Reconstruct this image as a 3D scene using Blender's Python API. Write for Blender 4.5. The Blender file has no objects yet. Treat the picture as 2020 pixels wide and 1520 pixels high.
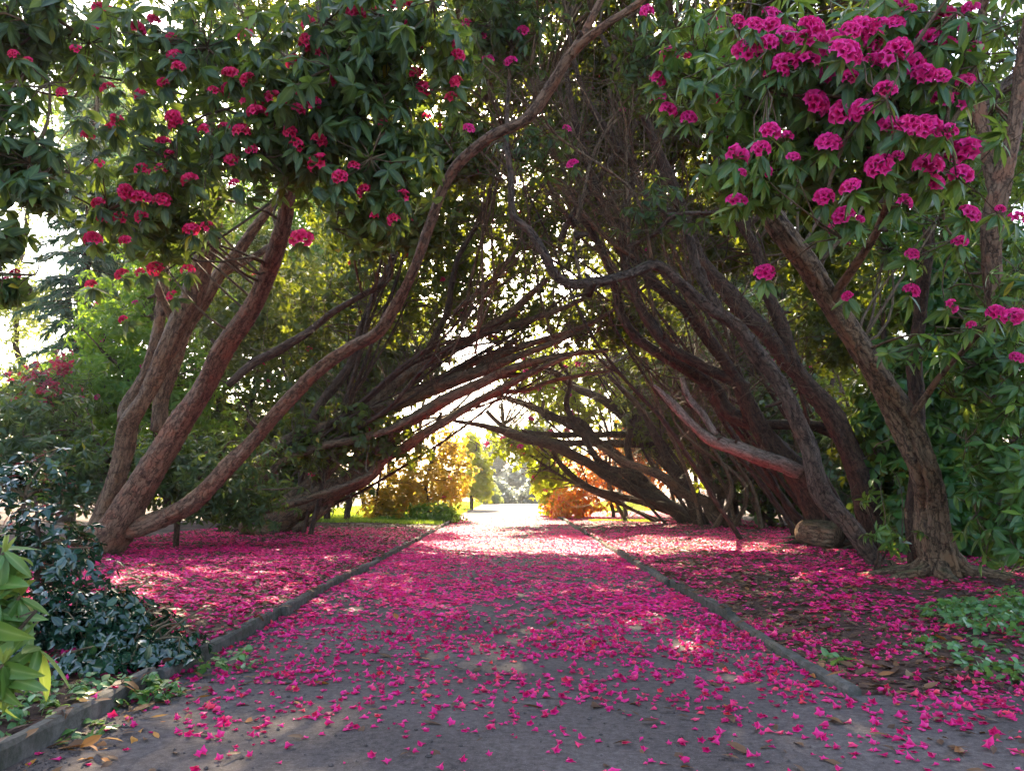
import bpy, math
import numpy as np
from mathutils import Matrix, Vector

# ------------------------------------------------------------------ camera, light, exposure
scene = bpy.context.scene
COL = scene.collection
rng = np.random.default_rng(11)
F_PX, PW, PH, CAM_H = 1500.0, 2020, 1520, 1.1
PITCH = math.atan(205 / F_PX)

cam_d = bpy.data.cameras.new('camera')
cam = bpy.data.objects.new('camera', cam_d)
COL.objects.link(cam)
cam_d.sensor_width = 36
cam_d.lens = 36 * F_PX / PW
cam_d.clip_end = 3000
cam.location = (0, 0, CAM_H)
cam.rotation_euler = (math.pi / 2 + PITCH, 0, 0)
scene.camera = cam

SUN_ELEV, SUN_AZ = math.radians(35), math.radians(-7)      # azimuth from +Y towards +X
world = bpy.data.worlds.new('World')
scene.world = world
world.use_nodes = True
wn = world.node_tree
wn.nodes.clear()
sky = wn.nodes.new('ShaderNodeTexSky')
sky.sky_type = 'NISHITA'
sky.sun_disc = False
sky.sun_elevation = SUN_ELEV
sky.sun_rotation = SUN_AZ
sky.dust_density = 3.0
sky.ozone_density = 0.4
sky.air_density = 1.0
bgn = wn.nodes.new('ShaderNodeBackground')
bgn.inputs[1].default_value = 0.12
wo = wn.nodes.new('ShaderNodeOutputWorld')
wn.links.new(sky.outputs[0], bgn.inputs[0])
wn.links.new(bgn.outputs[0], wo.inputs[0])
sun_d = bpy.data.lights.new('sun', 'SUN')
sun_d.energy = 4.8
sun_d.angle = math.radians(0.5)
sun_d.color = (1, 0.84, 0.58)
sun = bpy.data.objects.new('sun', sun_d)
COL.objects.link(sun)
sdir = Vector((math.sin(SUN_AZ) * math.cos(SUN_ELEV), math.cos(SUN_AZ) * math.cos(SUN_ELEV), math.sin(SUN_ELEV)))
sun.rotation_euler = sdir.to_track_quat('Z', 'Y').to_euler()
sun.location = (0, 0, 30)
scene.view_settings.view_transform = 'Standard'
scene.view_settings.look = 'None'
scene.view_settings.exposure = 2.78
scene.view_settings.gamma = 1
scene.cycles.use_denoising = True
scene.cycles.max_bounces = 8
scene.cycles.diffuse_bounces = 4
scene.cycles.transmission_bounces = 4
scene.cycles.glossy_bounces = 2
scene.cycles.sample_clamp_indirect = 6

# ------------------------------------------------------------------ helpers
cp, sp = math.cos(PITCH), math.sin(PITCH)


def at(px, py, Y):
    """the world point that stands Y metres down the avenue and shows at the photograph's pixel"""
    u, v = (px - 1010) / F_PX, (760 - py) / F_PX
    s = Y / (cp - v * sp)
    return np.array([u * s, Y, CAM_H + s * (sp + v * cp)])


def project(P):
    P = np.asarray(P, float).reshape(-1, 3)
    y, z = P[:, 1], P[:, 2] - CAM_H
    d = np.maximum(y * cp + z * sp, 1e-3)
    return 1010 + F_PX * P[:, 0] / d, 760 - F_PX * (z * cp - y * sp) / d, d


def norm(a):
    return a / np.maximum(np.linalg.norm(a, axis=-1, keepdims=True), 1e-9)


def mesh_np(name, V, F, attrs=None, mats=(), smooth=True):
    V = np.ascontiguousarray(V, dtype=np.float32)
    F = F if isinstance(F, (list, tuple)) else [F]
    F = [np.asarray(f, np.int32) for f in F if len(f)]
    me = bpy.data.meshes.new(name)
    me.vertices.add(len(V))
    me.vertices.foreach_set('co', V.ravel())
    loops = np.concatenate([f.ravel() for f in F])
    counts = np.concatenate([np.full(len(f), f.shape[1], np.int32) for f in F])
    me.loops.add(len(loops))
    me.loops.foreach_set('vertex_index', loops)
    me.polygons.add(len(counts))
    me.polygons.foreach_set('loop_start', np.concatenate([[0], np.cumsum(counts)[:-1]]).astype(np.int32))
    me.polygons.foreach_set('use_smooth', np.full(len(counts), smooth))
    for k, a in (attrs or {}).items():
        a = np.ascontiguousarray(a, dtype=np.float32)
        if a.ndim == 1:
            me.attributes.new(k, 'FLOAT', 'POINT').data.foreach_set('value', a)
        else:
            me.attributes.new(k, 'FLOAT_VECTOR', 'POINT').data.foreach_set('vector', a.ravel())
    for m in mats:
        me.materials.append(m)
    me.update(calc_edges=True)
    return me


def link(name, data, parent=None, loc=(0, 0, 0), rot=None, kind=None, label=None, cat=None, group=None):
    o = bpy.data.objects.new(name, data)
    COL.objects.link(o)
    o.location = loc
    if rot is not None:
        o.rotation_euler = rot
    if parent is not None:
        o.parent = parent
    for k, v in (('kind', kind), ('label', label), ('category', cat), ('group', group)):
        if v:
            o[k] = v
    return o


def thing(name, label, cat, loc, group=None):
    o = link(name, None, loc=tuple(loc), label=label, cat=cat, group=group)
    o.empty_display_size = 0.2
    return o


def sub(name, V, F, root, mats, attrs=None, kind=None, label=None, smooth=True):
    """a part in world coordinates hung under its root"""
    b = np.array(root.location) if root is not None else np.zeros(3)
    return link(name, mesh_np(name, V - b, F, attrs, mats, smooth), root, kind=kind, label=label)


# ------------------------------------------------------------------ materials
def new_mat(name):
    m = bpy.data.materials.new(name)
    m.use_nodes = True
    nt = m.node_tree
    nt.nodes.clear()
    out = nt.nodes.new('ShaderNodeOutputMaterial')
    return m, nt, out


def N(nt, t, **kw):
    n = nt.nodes.new(t)
    for k, v in kw.items():
        if k.startswith('i_'):
            n.inputs[k[2:].replace('_', ' ')].default_value = v
        else:
            setattr(n, k, v)
    return n


def ramp(nt, fac, stops):
    r = nt.nodes.new('ShaderNodeValToRGB')
    e = r.color_ramp.elements
    while len(e) < len(stops):
        e.new(0.5)
    for el, (p, c) in zip(e, stops):
        el.position = p
        el.color = (*c, 1)
    nt.links.new(fac, r.inputs[0])
    return r.outputs[0]


def mixc(nt, fac, a, b, mode='MIX'):
    n = nt.nodes.new('ShaderNodeMix')
    n.data_type = 'RGBA'
    n.blend_type = mode
    for sock, v in ((n.inputs[0], fac), (n.inputs[6], a), (n.inputs[7], b)):
        if isinstance(v, (int, float)):
            sock.default_value = v
        elif isinstance(v, tuple):
            sock.default_value = (*v, 1)
        else:
            nt.links.new(v, sock)
    return n.outputs[2]


def leaf_mat(name, stops, trans=0.35, tcol=(0.5, 0.62, 0.06), rough=0.38, spec=0.5, rib=0.5, ribcol=(0.22, 0.28, 0.08)):
    m, nt, out = new_mat(name)
    tint = N(nt, 'ShaderNodeAttribute', attribute_name='tint').outputs['Fac']
    mid = N(nt, 'ShaderNodeAttribute', attribute_name='mid').outputs['Fac']
    col = ramp(nt, tint, stops)
    pw = N(nt, 'ShaderNodeMath', operation='POWER')
    nt.links.new(mid, pw.inputs[0])
    pw.inputs[1].default_value = 7
    ml = N(nt, 'ShaderNodeMath', operation='MULTIPLY')
    nt.links.new(pw.outputs[0], ml.inputs[0])
    ml.inputs[1].default_value = rib
    col = mixc(nt, ml.outputs[0], col, ribcol)
    pb = N(nt, 'ShaderNodeBsdfPrincipled')
    nt.links.new(col, pb.inputs['Base Color'])
    pb.inputs['Roughness'].default_value = rough
    pb.inputs['Specular IOR Level'].default_value = spec
    tr = N(nt, 'ShaderNodeBsdfTranslucent')
    nt.links.new(mixc(nt, 0.62, col, tcol), tr.inputs[0])
    mx = N(nt, 'ShaderNodeMixShader')
    mx.inputs[0].default_value = trans
    nt.links.new(pb.outputs[0], mx.inputs[1])
    nt.links.new(tr.outputs[0], mx.inputs[2])
    nt.links.new(mx.outputs[0], out.inputs[0])
    return m


YEL, ORA = (0.42, 0.30, 0.02), (0.40, 0.14, 0.015)
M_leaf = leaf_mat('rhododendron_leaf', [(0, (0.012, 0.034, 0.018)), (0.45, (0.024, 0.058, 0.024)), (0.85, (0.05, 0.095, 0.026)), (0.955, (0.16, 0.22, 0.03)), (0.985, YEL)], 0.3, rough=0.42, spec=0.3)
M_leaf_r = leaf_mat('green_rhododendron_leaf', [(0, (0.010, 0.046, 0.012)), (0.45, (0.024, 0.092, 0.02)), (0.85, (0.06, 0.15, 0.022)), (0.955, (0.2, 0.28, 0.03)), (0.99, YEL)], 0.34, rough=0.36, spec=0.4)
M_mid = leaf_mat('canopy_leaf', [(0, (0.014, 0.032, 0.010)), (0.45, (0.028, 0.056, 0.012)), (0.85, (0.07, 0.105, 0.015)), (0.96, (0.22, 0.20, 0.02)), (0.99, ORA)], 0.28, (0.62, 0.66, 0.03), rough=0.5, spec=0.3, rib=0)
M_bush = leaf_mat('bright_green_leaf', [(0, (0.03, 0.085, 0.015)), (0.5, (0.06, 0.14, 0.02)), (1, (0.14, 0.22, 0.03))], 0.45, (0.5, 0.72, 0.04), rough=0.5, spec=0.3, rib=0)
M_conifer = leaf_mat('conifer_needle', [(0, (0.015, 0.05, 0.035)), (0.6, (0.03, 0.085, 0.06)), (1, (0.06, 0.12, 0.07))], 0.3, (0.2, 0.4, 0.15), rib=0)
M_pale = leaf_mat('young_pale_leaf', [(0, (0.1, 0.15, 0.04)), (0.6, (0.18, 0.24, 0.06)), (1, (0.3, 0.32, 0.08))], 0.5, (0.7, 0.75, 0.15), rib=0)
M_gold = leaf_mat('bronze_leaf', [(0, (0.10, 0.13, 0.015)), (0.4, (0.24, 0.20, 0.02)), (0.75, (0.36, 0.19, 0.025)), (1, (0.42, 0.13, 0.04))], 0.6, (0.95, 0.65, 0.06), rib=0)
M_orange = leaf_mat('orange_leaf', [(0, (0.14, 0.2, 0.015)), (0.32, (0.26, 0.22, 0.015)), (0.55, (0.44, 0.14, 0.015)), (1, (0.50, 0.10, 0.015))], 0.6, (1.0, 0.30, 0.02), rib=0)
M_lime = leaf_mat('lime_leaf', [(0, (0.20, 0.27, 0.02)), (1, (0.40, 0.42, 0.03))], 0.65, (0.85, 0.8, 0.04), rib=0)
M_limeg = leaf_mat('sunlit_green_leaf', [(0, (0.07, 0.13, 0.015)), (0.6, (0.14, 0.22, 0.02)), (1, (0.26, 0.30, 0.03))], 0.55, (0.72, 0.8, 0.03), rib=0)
M_hazed = leaf_mat('hazed_leaf', [(0, (0.09, 0.11, 0.09)), (1, (0.2, 0.22, 0.16))], 0.4, (0.4, 0.45, 0.3), rib=0)  # paler, greyed leaf for the far trees: haze put into the colour
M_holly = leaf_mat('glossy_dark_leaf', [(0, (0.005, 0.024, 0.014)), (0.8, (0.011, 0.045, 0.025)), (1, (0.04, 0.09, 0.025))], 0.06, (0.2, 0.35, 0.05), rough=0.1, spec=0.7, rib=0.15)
M_corner = leaf_mat('light_green_leaf', [(0, (0.045, 0.12, 0.02)), (0.6, (0.085, 0.18, 0.03)), (0.9, (0.17, 0.24, 0.035)), (1, (0.36, 0.34, 0.06))], 0.3, (0.5, 0.6, 0.1), rib=0.6, ribcol=(0.34, 0.4, 0.14))
M_ivy = leaf_mat('ground_cover_leaf', [(0, (0.03, 0.09, 0.025)), (0.7, (0.06, 0.17, 0.04)), (1, (0.14, 0.28, 0.08))], 0.25, (0.4, 0.6, 0.08), rib=0.4)
M_grass = leaf_mat('grass_blade', [(0, (0.06, 0.13, 0.015)), (1, (0.16, 0.26, 0.03))], 0.45, (0.6, 0.75, 0.05), rib=0)
M_red = leaf_mat('crimson_leaf', [(0, (0.12, 0.015, 0.03)), (0.6, (0.28, 0.02, 0.05)), (1, (0.32, 0.06, 0.06))], 0.4, (0.8, 0.06, 0.1), rib=0)
M_litter = leaf_mat('dead_leaf', [(0, (0.045, 0.022, 0.014)), (0.5, (0.10, 0.05, 0.028)), (0.8, (0.19, 0.09, 0.035)), (0.95, (0.34, 0.10, 0.02)), (1, (0.40, 0.17, 0.025))], 0.08, (0.5, 0.2, 0.03), rough=0.6, spec=0.25, rib=0.3, ribcol=(0.05, 0.03, 0.015))


def petal_mat(name, c0, c1, throat, tcol, trans=0.3):
    m, nt, out = new_mat(name)
    tint = N(nt, 'ShaderNodeAttribute', attribute_name='tint').outputs['Fac']
    mid = N(nt, 'ShaderNodeAttribute', attribute_name='mid').outputs['Fac']
    col = ramp(nt, tint, [(0, (c0[0] * 0.45, c0[1] * 1.2 + .01, c0[2] * 0.4)), (0.16, c0), (0.7, c1), (0.97, (min(1, c1[0] * 1.05), c1[1] + 0.05, c1[2] * 0.3))])
    col = mixc(nt, mid, col, throat)
    pb = N(nt, 'ShaderNodeBsdfPrincipled')
    nt.links.new(col, pb.inputs['Base Color'])
    pb.inputs['Roughness'].default_value = 0.5
    pb.inputs['Specular IOR Level'].default_value = 0.25
    tr = N(nt, 'ShaderNodeBsdfTranslucent')
    nt.links.new(mixc(nt, 0.5, col, tcol), tr.inputs[0])
    mx = N(nt, 'ShaderNodeMixShader')
    mx.inputs[0].default_value = trans
    nt.links.new(pb.outputs[0], mx.inputs[1])
    nt.links.new(tr.outputs[0], mx.inputs[2])
    nt.links.new(mx.outputs[0], out.inputs[0])
    return m


M_petal = petal_mat('rhododendron_petal', (0.84, 0.014, 0.24), (1.0, 0.05, 0.38), (0.2, 0.002, 0.04), (1.0, 0.04, 0.25), 0.3)
M_petal_red = petal_mat('crimson_petal', (0.62, 0.008, 0.08), (0.92, 0.03, 0.19), (0.2, 0.002, 0.02), (1.0, 0.06, 0.10), 0.3)
M_fallen = petal_mat('fallen_petal', (0.68, 0.010, 0.16), (0.96, 0.03, 0.30), (0.18, 0.002, 0.03), (0.95, 0.05, 0.12), 0.25)
M_bud, _, _ = None, None, None


def bark_mat(name, dark, base, red, pale, redness=0.5, bump=0.5):
    m, nt, out = new_mat(name)
    co = N(nt, 'ShaderNodeAttribute', attribute_name='barkco').outputs['Vector']
    mp = N(nt, 'ShaderNodeMapping')
    mp.inputs['Scale'].default_value = (1, 1, 0.3)
    nt.links.new(co, mp.inputs[0])
    n1 = N(nt, 'ShaderNodeTexNoise', i_Scale=26.0, i_Detail=6.0, i_Roughness=0.7)
    nt.links.new(mp.outputs[0], n1.inputs['Vector'])
    n2 = N(nt, 'ShaderNodeTexNoise', i_Scale=3.2, i_Detail=4.0, i_Roughness=0.6)
    nt.links.new(co, n2.inputs['Vector'])
    n3 = N(nt, 'ShaderNodeTexNoise', i_Scale=9.0, i_Detail=5.0, i_Roughness=0.65)
    nt.links.new(co, n3.inputs['Vector'])
    c1 = ramp(nt, n1.outputs[0], [(0.32, dark), (0.5, base), (0.7, tuple(min(1, x * 1.5) for x in base))])
    rf = ramp(nt, n2.outputs[0], [(0.62 - 0.25 * redness, (0, 0, 0)), (0.72 - 0.25 * redness, (1, 1, 1))])
    sc = N(nt, 'ShaderNodeMath', operation='MULTIPLY')
    nt.links.new(rf, sc.inputs[0])
    sc.inputs[1].default_value = 0.75
    c2 = mixc(nt, sc.outputs[0], c1, red)
    pf = ramp(nt, n3.outputs[0], [(0.62, (0, 0, 0)), (0.72, (1, 1, 1))])
    sc2 = N(nt, 'ShaderNodeMath', operation='MULTIPLY')
    nt.links.new(pf, sc2.inputs[0])
    sc2.inputs[1].default_value = 0.55
    c3 = mixc(nt, sc2.outputs[0], c2, pale)
    pb = N(nt, 'ShaderNodeBsdfPrincipled')
    nz = N(nt, 'ShaderNodeSeparateXYZ')
    nt.links.new(N(nt, 'ShaderNodeNewGeometry').outputs['Normal'], nz.inputs[0])
    mo = N(nt, 'ShaderNodeMath', operation='MULTIPLY')
    nt.links.new(nz.outputs['Z'], mo.inputs[0])
    nt.links.new(n2.outputs[0], mo.inputs[1])
    mf = ramp(nt, mo.outputs[0], [(0.30, (0, 0, 0)), (0.50, (0.65, 0.65, 0.65))])
    c3 = mixc(nt, mf, c3, (0.075, 0.082, 0.03))
    n4 = N(nt, 'ShaderNodeTexVoronoi', i_Scale=17.0, feature='DISTANCE_TO_EDGE')
    wob = mixc(nt, 0.12, mp.outputs[0], n3.outputs['Color'])
    nt.links.new(wob, n4.inputs['Vector'])
    ck = ramp(nt, n4.outputs['Distance'], [(0.0, (0.25, 0.25, 0.25)), (0.09, (1, 1, 1))])
    c3 = mixc(nt, 0.8, c3, ck, 'MULTIPLY')
    hs = N(nt, 'ShaderNodeMath', operation='MULTIPLY_ADD')
    nt.links.new(ck, hs.inputs[0])
    hs.inputs[1].default_value = 0.5
    nt.links.new(n1.outputs[0], hs.inputs[2])
    nt.links.new(c3, pb.inputs['Base Color'])
    pb.inputs['Roughness'].default_value = 0.8
    pb.inputs['Specular IOR Level'].default_value = 0.25
    bp = N(nt, 'ShaderNodeBump')
    bp.inputs['Strength'].default_value = bump
    bp.inputs['Distance'].default_value = 0.05
    nt.links.new(hs.outputs[0], bp.inputs['Height'])
    nt.links.new(bp.outputs[0], pb.inputs['Normal'])
    nt.links.new(pb.outputs[0], out.inputs[0])
    return m


B_red = bark_mat('red_brown_bark', (0.055, 0.027, 0.017), (0.20, 0.116, 0.07), (0.28, 0.12, 0.066), (0.27, 0.18, 0.12), 0.38, 0.9)
B_brown = bark_mat('brown_bark', (0.04, 0.022, 0.015), (0.19, 0.118, 0.068), (0.25, 0.13, 0.065), (0.28, 0.2, 0.14), 0.35, 0.9)
B_flaky = bark_mat('flaking_bark', (0.04, 0.025, 0.018), (0.13, 0.085, 0.06), (0.2, 0.11, 0.07), (0.46, 0.33, 0.22), 0.3, 0.9)
B_dark = bark_mat('dark_bark', (0.02, 0.011, 0.007), (0.078, 0.044, 0.027), (0.12, 0.06, 0.035), (0.16, 0.115, 0.075), 0.2, 0.7)
B_pale = bark_mat('pale_dead_wood', (0.10, 0.062, 0.045), (0.27, 0.185, 0.14), (0.28, 0.17, 0.12), (0.36, 0.28, 0.23), 0.3, 0.4)
B_twig = bark_mat('twig_bark', (0.05, 0.03, 0.016), (0.125, 0.08, 0.045), (0.14, 0.07, 0.04), (0.2, 0.15, 0.095), 0.2, 0.2)


def ground_mat(name, stops, scale, bump, rough=0.9, speck=None):
    m, nt, out = new_mat(name)
    tc = N(nt, 'ShaderNodeNewGeometry').outputs['Position']
    a = N(nt, 'ShaderNodeTexNoise', i_Scale=scale, i_Detail=8.0, i_Roughness=0.75)
    b = N(nt, 'ShaderNodeTexNoise', i_Scale=0.9, i_Detail=4.0)
    nt.links.new(tc, a.inputs['Vector'])
    nt.links.new(tc, b.inputs['Vector'])
    ad = N(nt, 'ShaderNodeMath', operation='MULTIPLY_ADD')
    nt.links.new(b.outputs[0], ad.inputs[0])
    ad.inputs[1].default_value = 0.55
    nt.links.new(a.outputs[0], ad.inputs[2])
    sb = N(nt, 'ShaderNodeMath', operation='SUBTRACT')
    nt.links.new(ad.outputs[0], sb.inputs[0])
    sb.inputs[1].default_value = 0.275
    col = ramp(nt, sb.outputs[0], stops)
    if speck:
        v = N(nt, 'ShaderNodeTexVoronoi', i_Scale=95.0)
        nt.links.new(tc, v.inputs['Vector'])
        sf = ramp(nt, v.outputs['Distance'], [(0.10, (0.75, 0.75, 0.75)), (0.26, (0, 0, 0))])
        col = mixc(nt, sf, col, speck)
    pb = N(nt, 'ShaderNodeBsdfPrincipled')
    nt.links.new(col, pb.inputs['Base Color'])
    pb.inputs['Roughness'].default_value = rough
    pb.inputs['Specular IOR Level'].default_value = 0.2
    bp = N(nt, 'ShaderNodeBump')
    bp.inputs['Strength'].default_value = bump
    bp.inputs['Distance'].default_value = 0.015
    nt.links.new(a.outputs[0], bp.inputs['Height'])
    nt.links.new(bp.outputs[0], pb.inputs['Normal'])
    nt.links.new(pb.outputs[0], out.inputs[0])
    return m


M_path = ground_mat('gravel_path', [(0.28, (0.035, 0.026, 0.023)), (0.42, (0.068, 0.052, 0.046)), (0.55, (0.098, 0.076, 0.068)), (0.72, (0.15, 0.122, 0.108))], 28, 0.5, speck=(0.2, 0.17, 0.15))
M_soil = ground_mat('leafy_soil', [(0.32, (0.022, 0.012, 0.009)), (0.5, (0.06, 0.032, 0.024)), (0.7, (0.12, 0.06, 0.035))], 22, 1.0)
M_kerb = ground_mat('weathered_board', [(0.3, (0.03, 0.034, 0.02)), (0.5, (0.08, 0.072, 0.06)), (0.7, (0.15, 0.13, 0.115))], 12, 0.6)
M_cut = ground_mat('sawn_wood', [(0.3, (0.2, 0.12, 0.06)), (0.5, (0.42, 0.28, 0.14)), (0.65, (0.55, 0.4, 0.22))], 34, 0.4)

# ------------------------------------------------------------------ tubes (trunks, branches, twigs)


def catmull(P, step):
    P = np.asarray(P, float)
    if len(P) < 3:
        n = max(2, int(np.linalg.norm(P[-1, :3] - P[0, :3]) / step) + 1)
        t = np.linspace(0, 1, n)[:, None]
        return P[0] * (1 - t) + P[-1] * t
    Q = np.vstack([2 * P[0] - P[1], P, 2 * P[-1] - P[-2]])
    out = []
    for i in range(1, len(Q) - 2):
        n = max(1, int(np.linalg.norm(Q[i + 1, :3] - Q[i, :3]) / step))
        t = (np.arange(n) / n)[:, None]
        a, b, c, d = Q[i - 1], Q[i], Q[i + 1], Q[i + 2]
        out.append(0.5 * (2 * b + (c - a) * t + (2 * a - 5 * b + 4 * c - d) * t ** 2 + (3 * b - a - 3 * c + d) * t ** 3))
    out.append(P[-1][None])
    return np.vstack(out)


def tube(pts, rad, sides=12, rough=0.0, gnarl=0.0, flare=0.0, groove=None):
    """one closed tapering tube along pts, with ridges and swellings in its surface"""
    pts = np.asarray(pts, float)
    rad = np.asarray(rad, float)
    n = len(pts)
    T = norm(np.gradient(pts, axis=0))
    ref = np.array([0.31, 0.17, 0.93]) if abs(T[0, 2]) < 0.8 else np.array([0.97, 0.2, 0.1])
    S = np.zeros((n, 3))
    s = ref - T[0] * ref.dot(T[0])
    for i in range(n):
        s = s - T[i] * s.dot(T[i])
        s /= max(np.linalg.norm(s), 1e-9)
        S[i] = s
    B = np.cross(T, S)
    L = np.concatenate([[0], np.cumsum(np.linalg.norm(np.diff(pts, axis=0), axis=1))])
    th = np.arange(sides) * 2 * math.pi / sides
    ph = rng.uniform(0, 6.28, 8)
    tt, ll = th[None, :], L[:, None]
    m = np.ones((n, sides))
    if rough > 0:
        r0 = max(rad.mean(), 1e-3)
        m += rough * (0.5 * np.sin(3 * tt + ll / (r0 * 4) + ph[0]) + 0.4 * np.sin(5 * tt - ll / (r0 * 3) + ph[1]) + 0.3 * np.sin(8 * tt + ll / (r0 * 1.4) + ph[2])
                      + 0.35 * np.sin(2 * tt + ll / (r0 * 2.1) + ph[3])) + rough * 0.25 * rng.normal(size=(n, sides))
    if gnarl > 0:
        r0 = max(rad.mean(), 1e-3)
        m *= (1 + gnarl * (np.sin(ll / (r0 * 6) + ph[4]) * 0.6 + np.sin(ll / (r0 * 3.3) + ph[5]) * 0.4))
    if flare > 0:
        f = np.exp(-ll / max(rad[0] * 1.8, 1e-3))
        m *= 1 + flare * f * (1 + 0.5 * np.sin(4 * tt + ph[6]) + 0.3 * np.sin(7 * tt + ph[7]))
    if groove:
        gd, l0, l1, gw, gdep = groove
        ring = np.cos(tt)[..., None] * S[:, None, :] + np.sin(tt)[..., None] * B[:, None, :]
        a0 = np.unwrap(np.arctan2((B * gd).sum(1), (S * gd).sum(1)))[:, None] + 0.25 * np.sin(ll * 3.1) + 0.12 * np.sin(ll * 8.3)
        da = np.abs((tt - a0 + math.pi) % (2 * math.pi) - math.pi)
        env = np.clip((ll - l0) / 0.4, 0, 1) * np.clip((l1 - ll) / 0.4, 0, 1)
        m = m * (1 - env * (gdep * np.exp(-(da / gw) ** 2) - 0.35 * gdep * np.exp(-((da - 2.0 * gw) / gw) ** 2)))
    R = rad[:, None] * m
    V = pts[:, None, :] + R[..., None] * (np.cos(tt)[..., None] * S[:, None, :] + np.sin(tt)[..., None] * B[:, None, :])
    V = V.reshape(-1, 3)
    co = np.stack([np.cos(tt) * rad[:, None] + ph[0], np.sin(tt) * rad[:, None] + ph[1], np.broadcast_to(ll, (n, sides))], -1).reshape(-1, 3)
    i = np.arange(n - 1)[:, None] * sides
    j = np.arange(sides)[None, :]
    a, b = i + j, i + (j + 1) % sides
    Fq = np.stack([a, b, b + sides, a + sides], -1).reshape(-1, 4)
    V = np.vstack([V, pts[0] - T[0] * rad[0] * 0.3, pts[-1] + T[-1] * rad[-1] * 0.3])
    co = np.vstack([co, co[0], co[-1]])
    k = np.arange(sides)
    c0 = np.stack([np.full(sides, len(V) - 2), (k + 1) % sides, k], -1)
    o = (n - 1) * sides
    c1 = np.stack([np.full(sides, len(V) - 1), o + k, o + (k + 1) % sides], -1)
    return V, Fq, np.vstack([c0, c1]), co


class Buf:
    def __init__(self):
        self.V, self.F4, self.F3, self.A, self.n = [], [], [], {}, 0

    def add(self, V, F4=None, F3=None, **attrs):
        if F4 is not None and len(F4):
            self.F4.append(np.asarray(F4) + self.n)
        if F3 is not None and len(F3):
            self.F3.append(np.asarray(F3) + self.n)
        self.V.append(V)
        for k, a in attrs.items():
            self.A.setdefault(k, []).append(a)
        self.n += len(V)

    def build(self, name, root, mats, **kw):
        if not self.V:
            return None
        F = []
        if self.F4:
            F.append(np.vstack(self.F4))
        if self.F3:
            F.append(np.vstack(self.F3))
        at_ = {k: np.concatenate(v) for k, v in self.A.items()}
        return sub(name, np.vstack(self.V), F, root, mats, at_, **kw)


def stem_path(S, wob=0.0, base_in=None):
    """S: (px, py, Y, radius px) points -> dense world points and radii"""
    P = np.array([list(at(a, b, y)) + [0.79 * r * y / F_PX] for a, b, y, r in S])
    if base_in is not None:
        P[0, 2] = base_in
    step = max(0.05, P[:, 3].mean() * 0.55)
    D = catmull(P, step)
    if wob:
        n = len(D)
        k = np.linspace(0, n * 0.35, n)
        for ax in range(3):
            f = np.sin(k * 0.9 + rng.uniform(0, 6)) * 0.6 + np.sin(k * 0.37 + rng.uniform(0, 6))
            D[:, ax] += wob * D[:, 3] * f * np.minimum(1, np.arange(n) / 5)
    D[:, 3] = np.maximum(D[:, 3], 0.006)
    return D[:, :3], D[:, 3]


def bezier_twig(a, b, r0, r1, n=6, sag=0.12, sides=4):
    d = b - a
    L = np.linalg.norm(d)
    k1 = a + d * 0.33 + rng.normal(size=3) * L * sag
    k2 = a + d * 0.7 + rng.normal(size=3) * L * sag
    t = np.linspace(0, 1, n)[:, None]
    p = (1 - t) ** 3 * a + 3 * (1 - t) ** 2 * t * k1 + 3 * (1 - t) * t ** 2 * k2 + t ** 3 * b
    return tube(p, np.linspace(r0, r1, n), sides)


# ------------------------------------------------------------------ leaves
def leaf_template(ns, fold=0.25, shape=0.85):
    t = np.linspace(0, 1, ns)
    w = np.sin(math.pi * np.clip(t, 0, 1) ** shape) ** 0.75
    w[0], w[-1] = 0.05, 0.03
    V = np.zeros((ns, 3, 3))
    V[:, :, 0] = t[:, None]
    V[:, 0, 1], V[:, 2, 1] = -w, w
    V[:, 0, 2] = V[:, 2, 2] = fold * w
    F = []
    for i in range(ns - 1):
        b = i * 3
        F += [(b, b + 3, b + 4, b + 1), (b + 1, b + 4, b + 5, b + 2)]
    mid = np.tile([0, 1, 0], ns).astype(float)
    return V.reshape(-1, 3), np.array(F), mid


T_HI = leaf_template(7, shape=0.8)
T_MD = leaf_template(4, shape=0.8)
T_LO = (np.array([[0, 0, 0], [0.45, -1, 0.2], [0.55, 1, 0.2], [1, 0, 0.0]], float), np.array([(0, 1, 3), (0, 3, 2)]), np.array([0, 0, 0, 0.0]))


def leaf_frames(A, Nn):
    A = norm(A)
    Nn = norm(Nn - A * (A * Nn).sum(-1, keepdims=True))
    return A, np.cross(Nn, A), Nn


def leaves(buf, P, A, Nn, L, W, bend, tint, tpl):
    """add leaves: base points P, axes A, normals Nn, lengths L, half widths W, droop bend"""
    if len(P) == 0:
        return
    T, F, mid = tpl
    A, S, Nn = leaf_frames(A, Nn)
    x, y, z = T[:, 0], T[:, 1], T[:, 2]
    zz = z[None, :] * W[:, None] - bend[:, None] * (x ** 2)[None, :] * L[:, None]
    xx = x[None, :] * L[:, None] * (1 - 0.25 * np.abs(bend[:, None]) * x[None, :])
    V = P[:, None, :] + xx[..., None] * A[:, None, :] + (y[None, :] * W[:, None])[..., None] * S[:, None, :] + zz[..., None] * Nn[:, None, :]
    nv = len(T)
    idx = (np.arange(len(P)) * nv)[:, None, None] + F[None]
    idx = idx.reshape(-1, F.shape[1])
    kw = {'tint': np.repeat(tint, nv), 'mid': np.tile(mid, len(P))}
    if F.shape[1] == 4:
        buf.add(V.reshape(-1, 3), F4=idx, **kw)
    else:
        buf.add(V.reshape(-1, 3), F3=idx, **kw)


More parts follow.
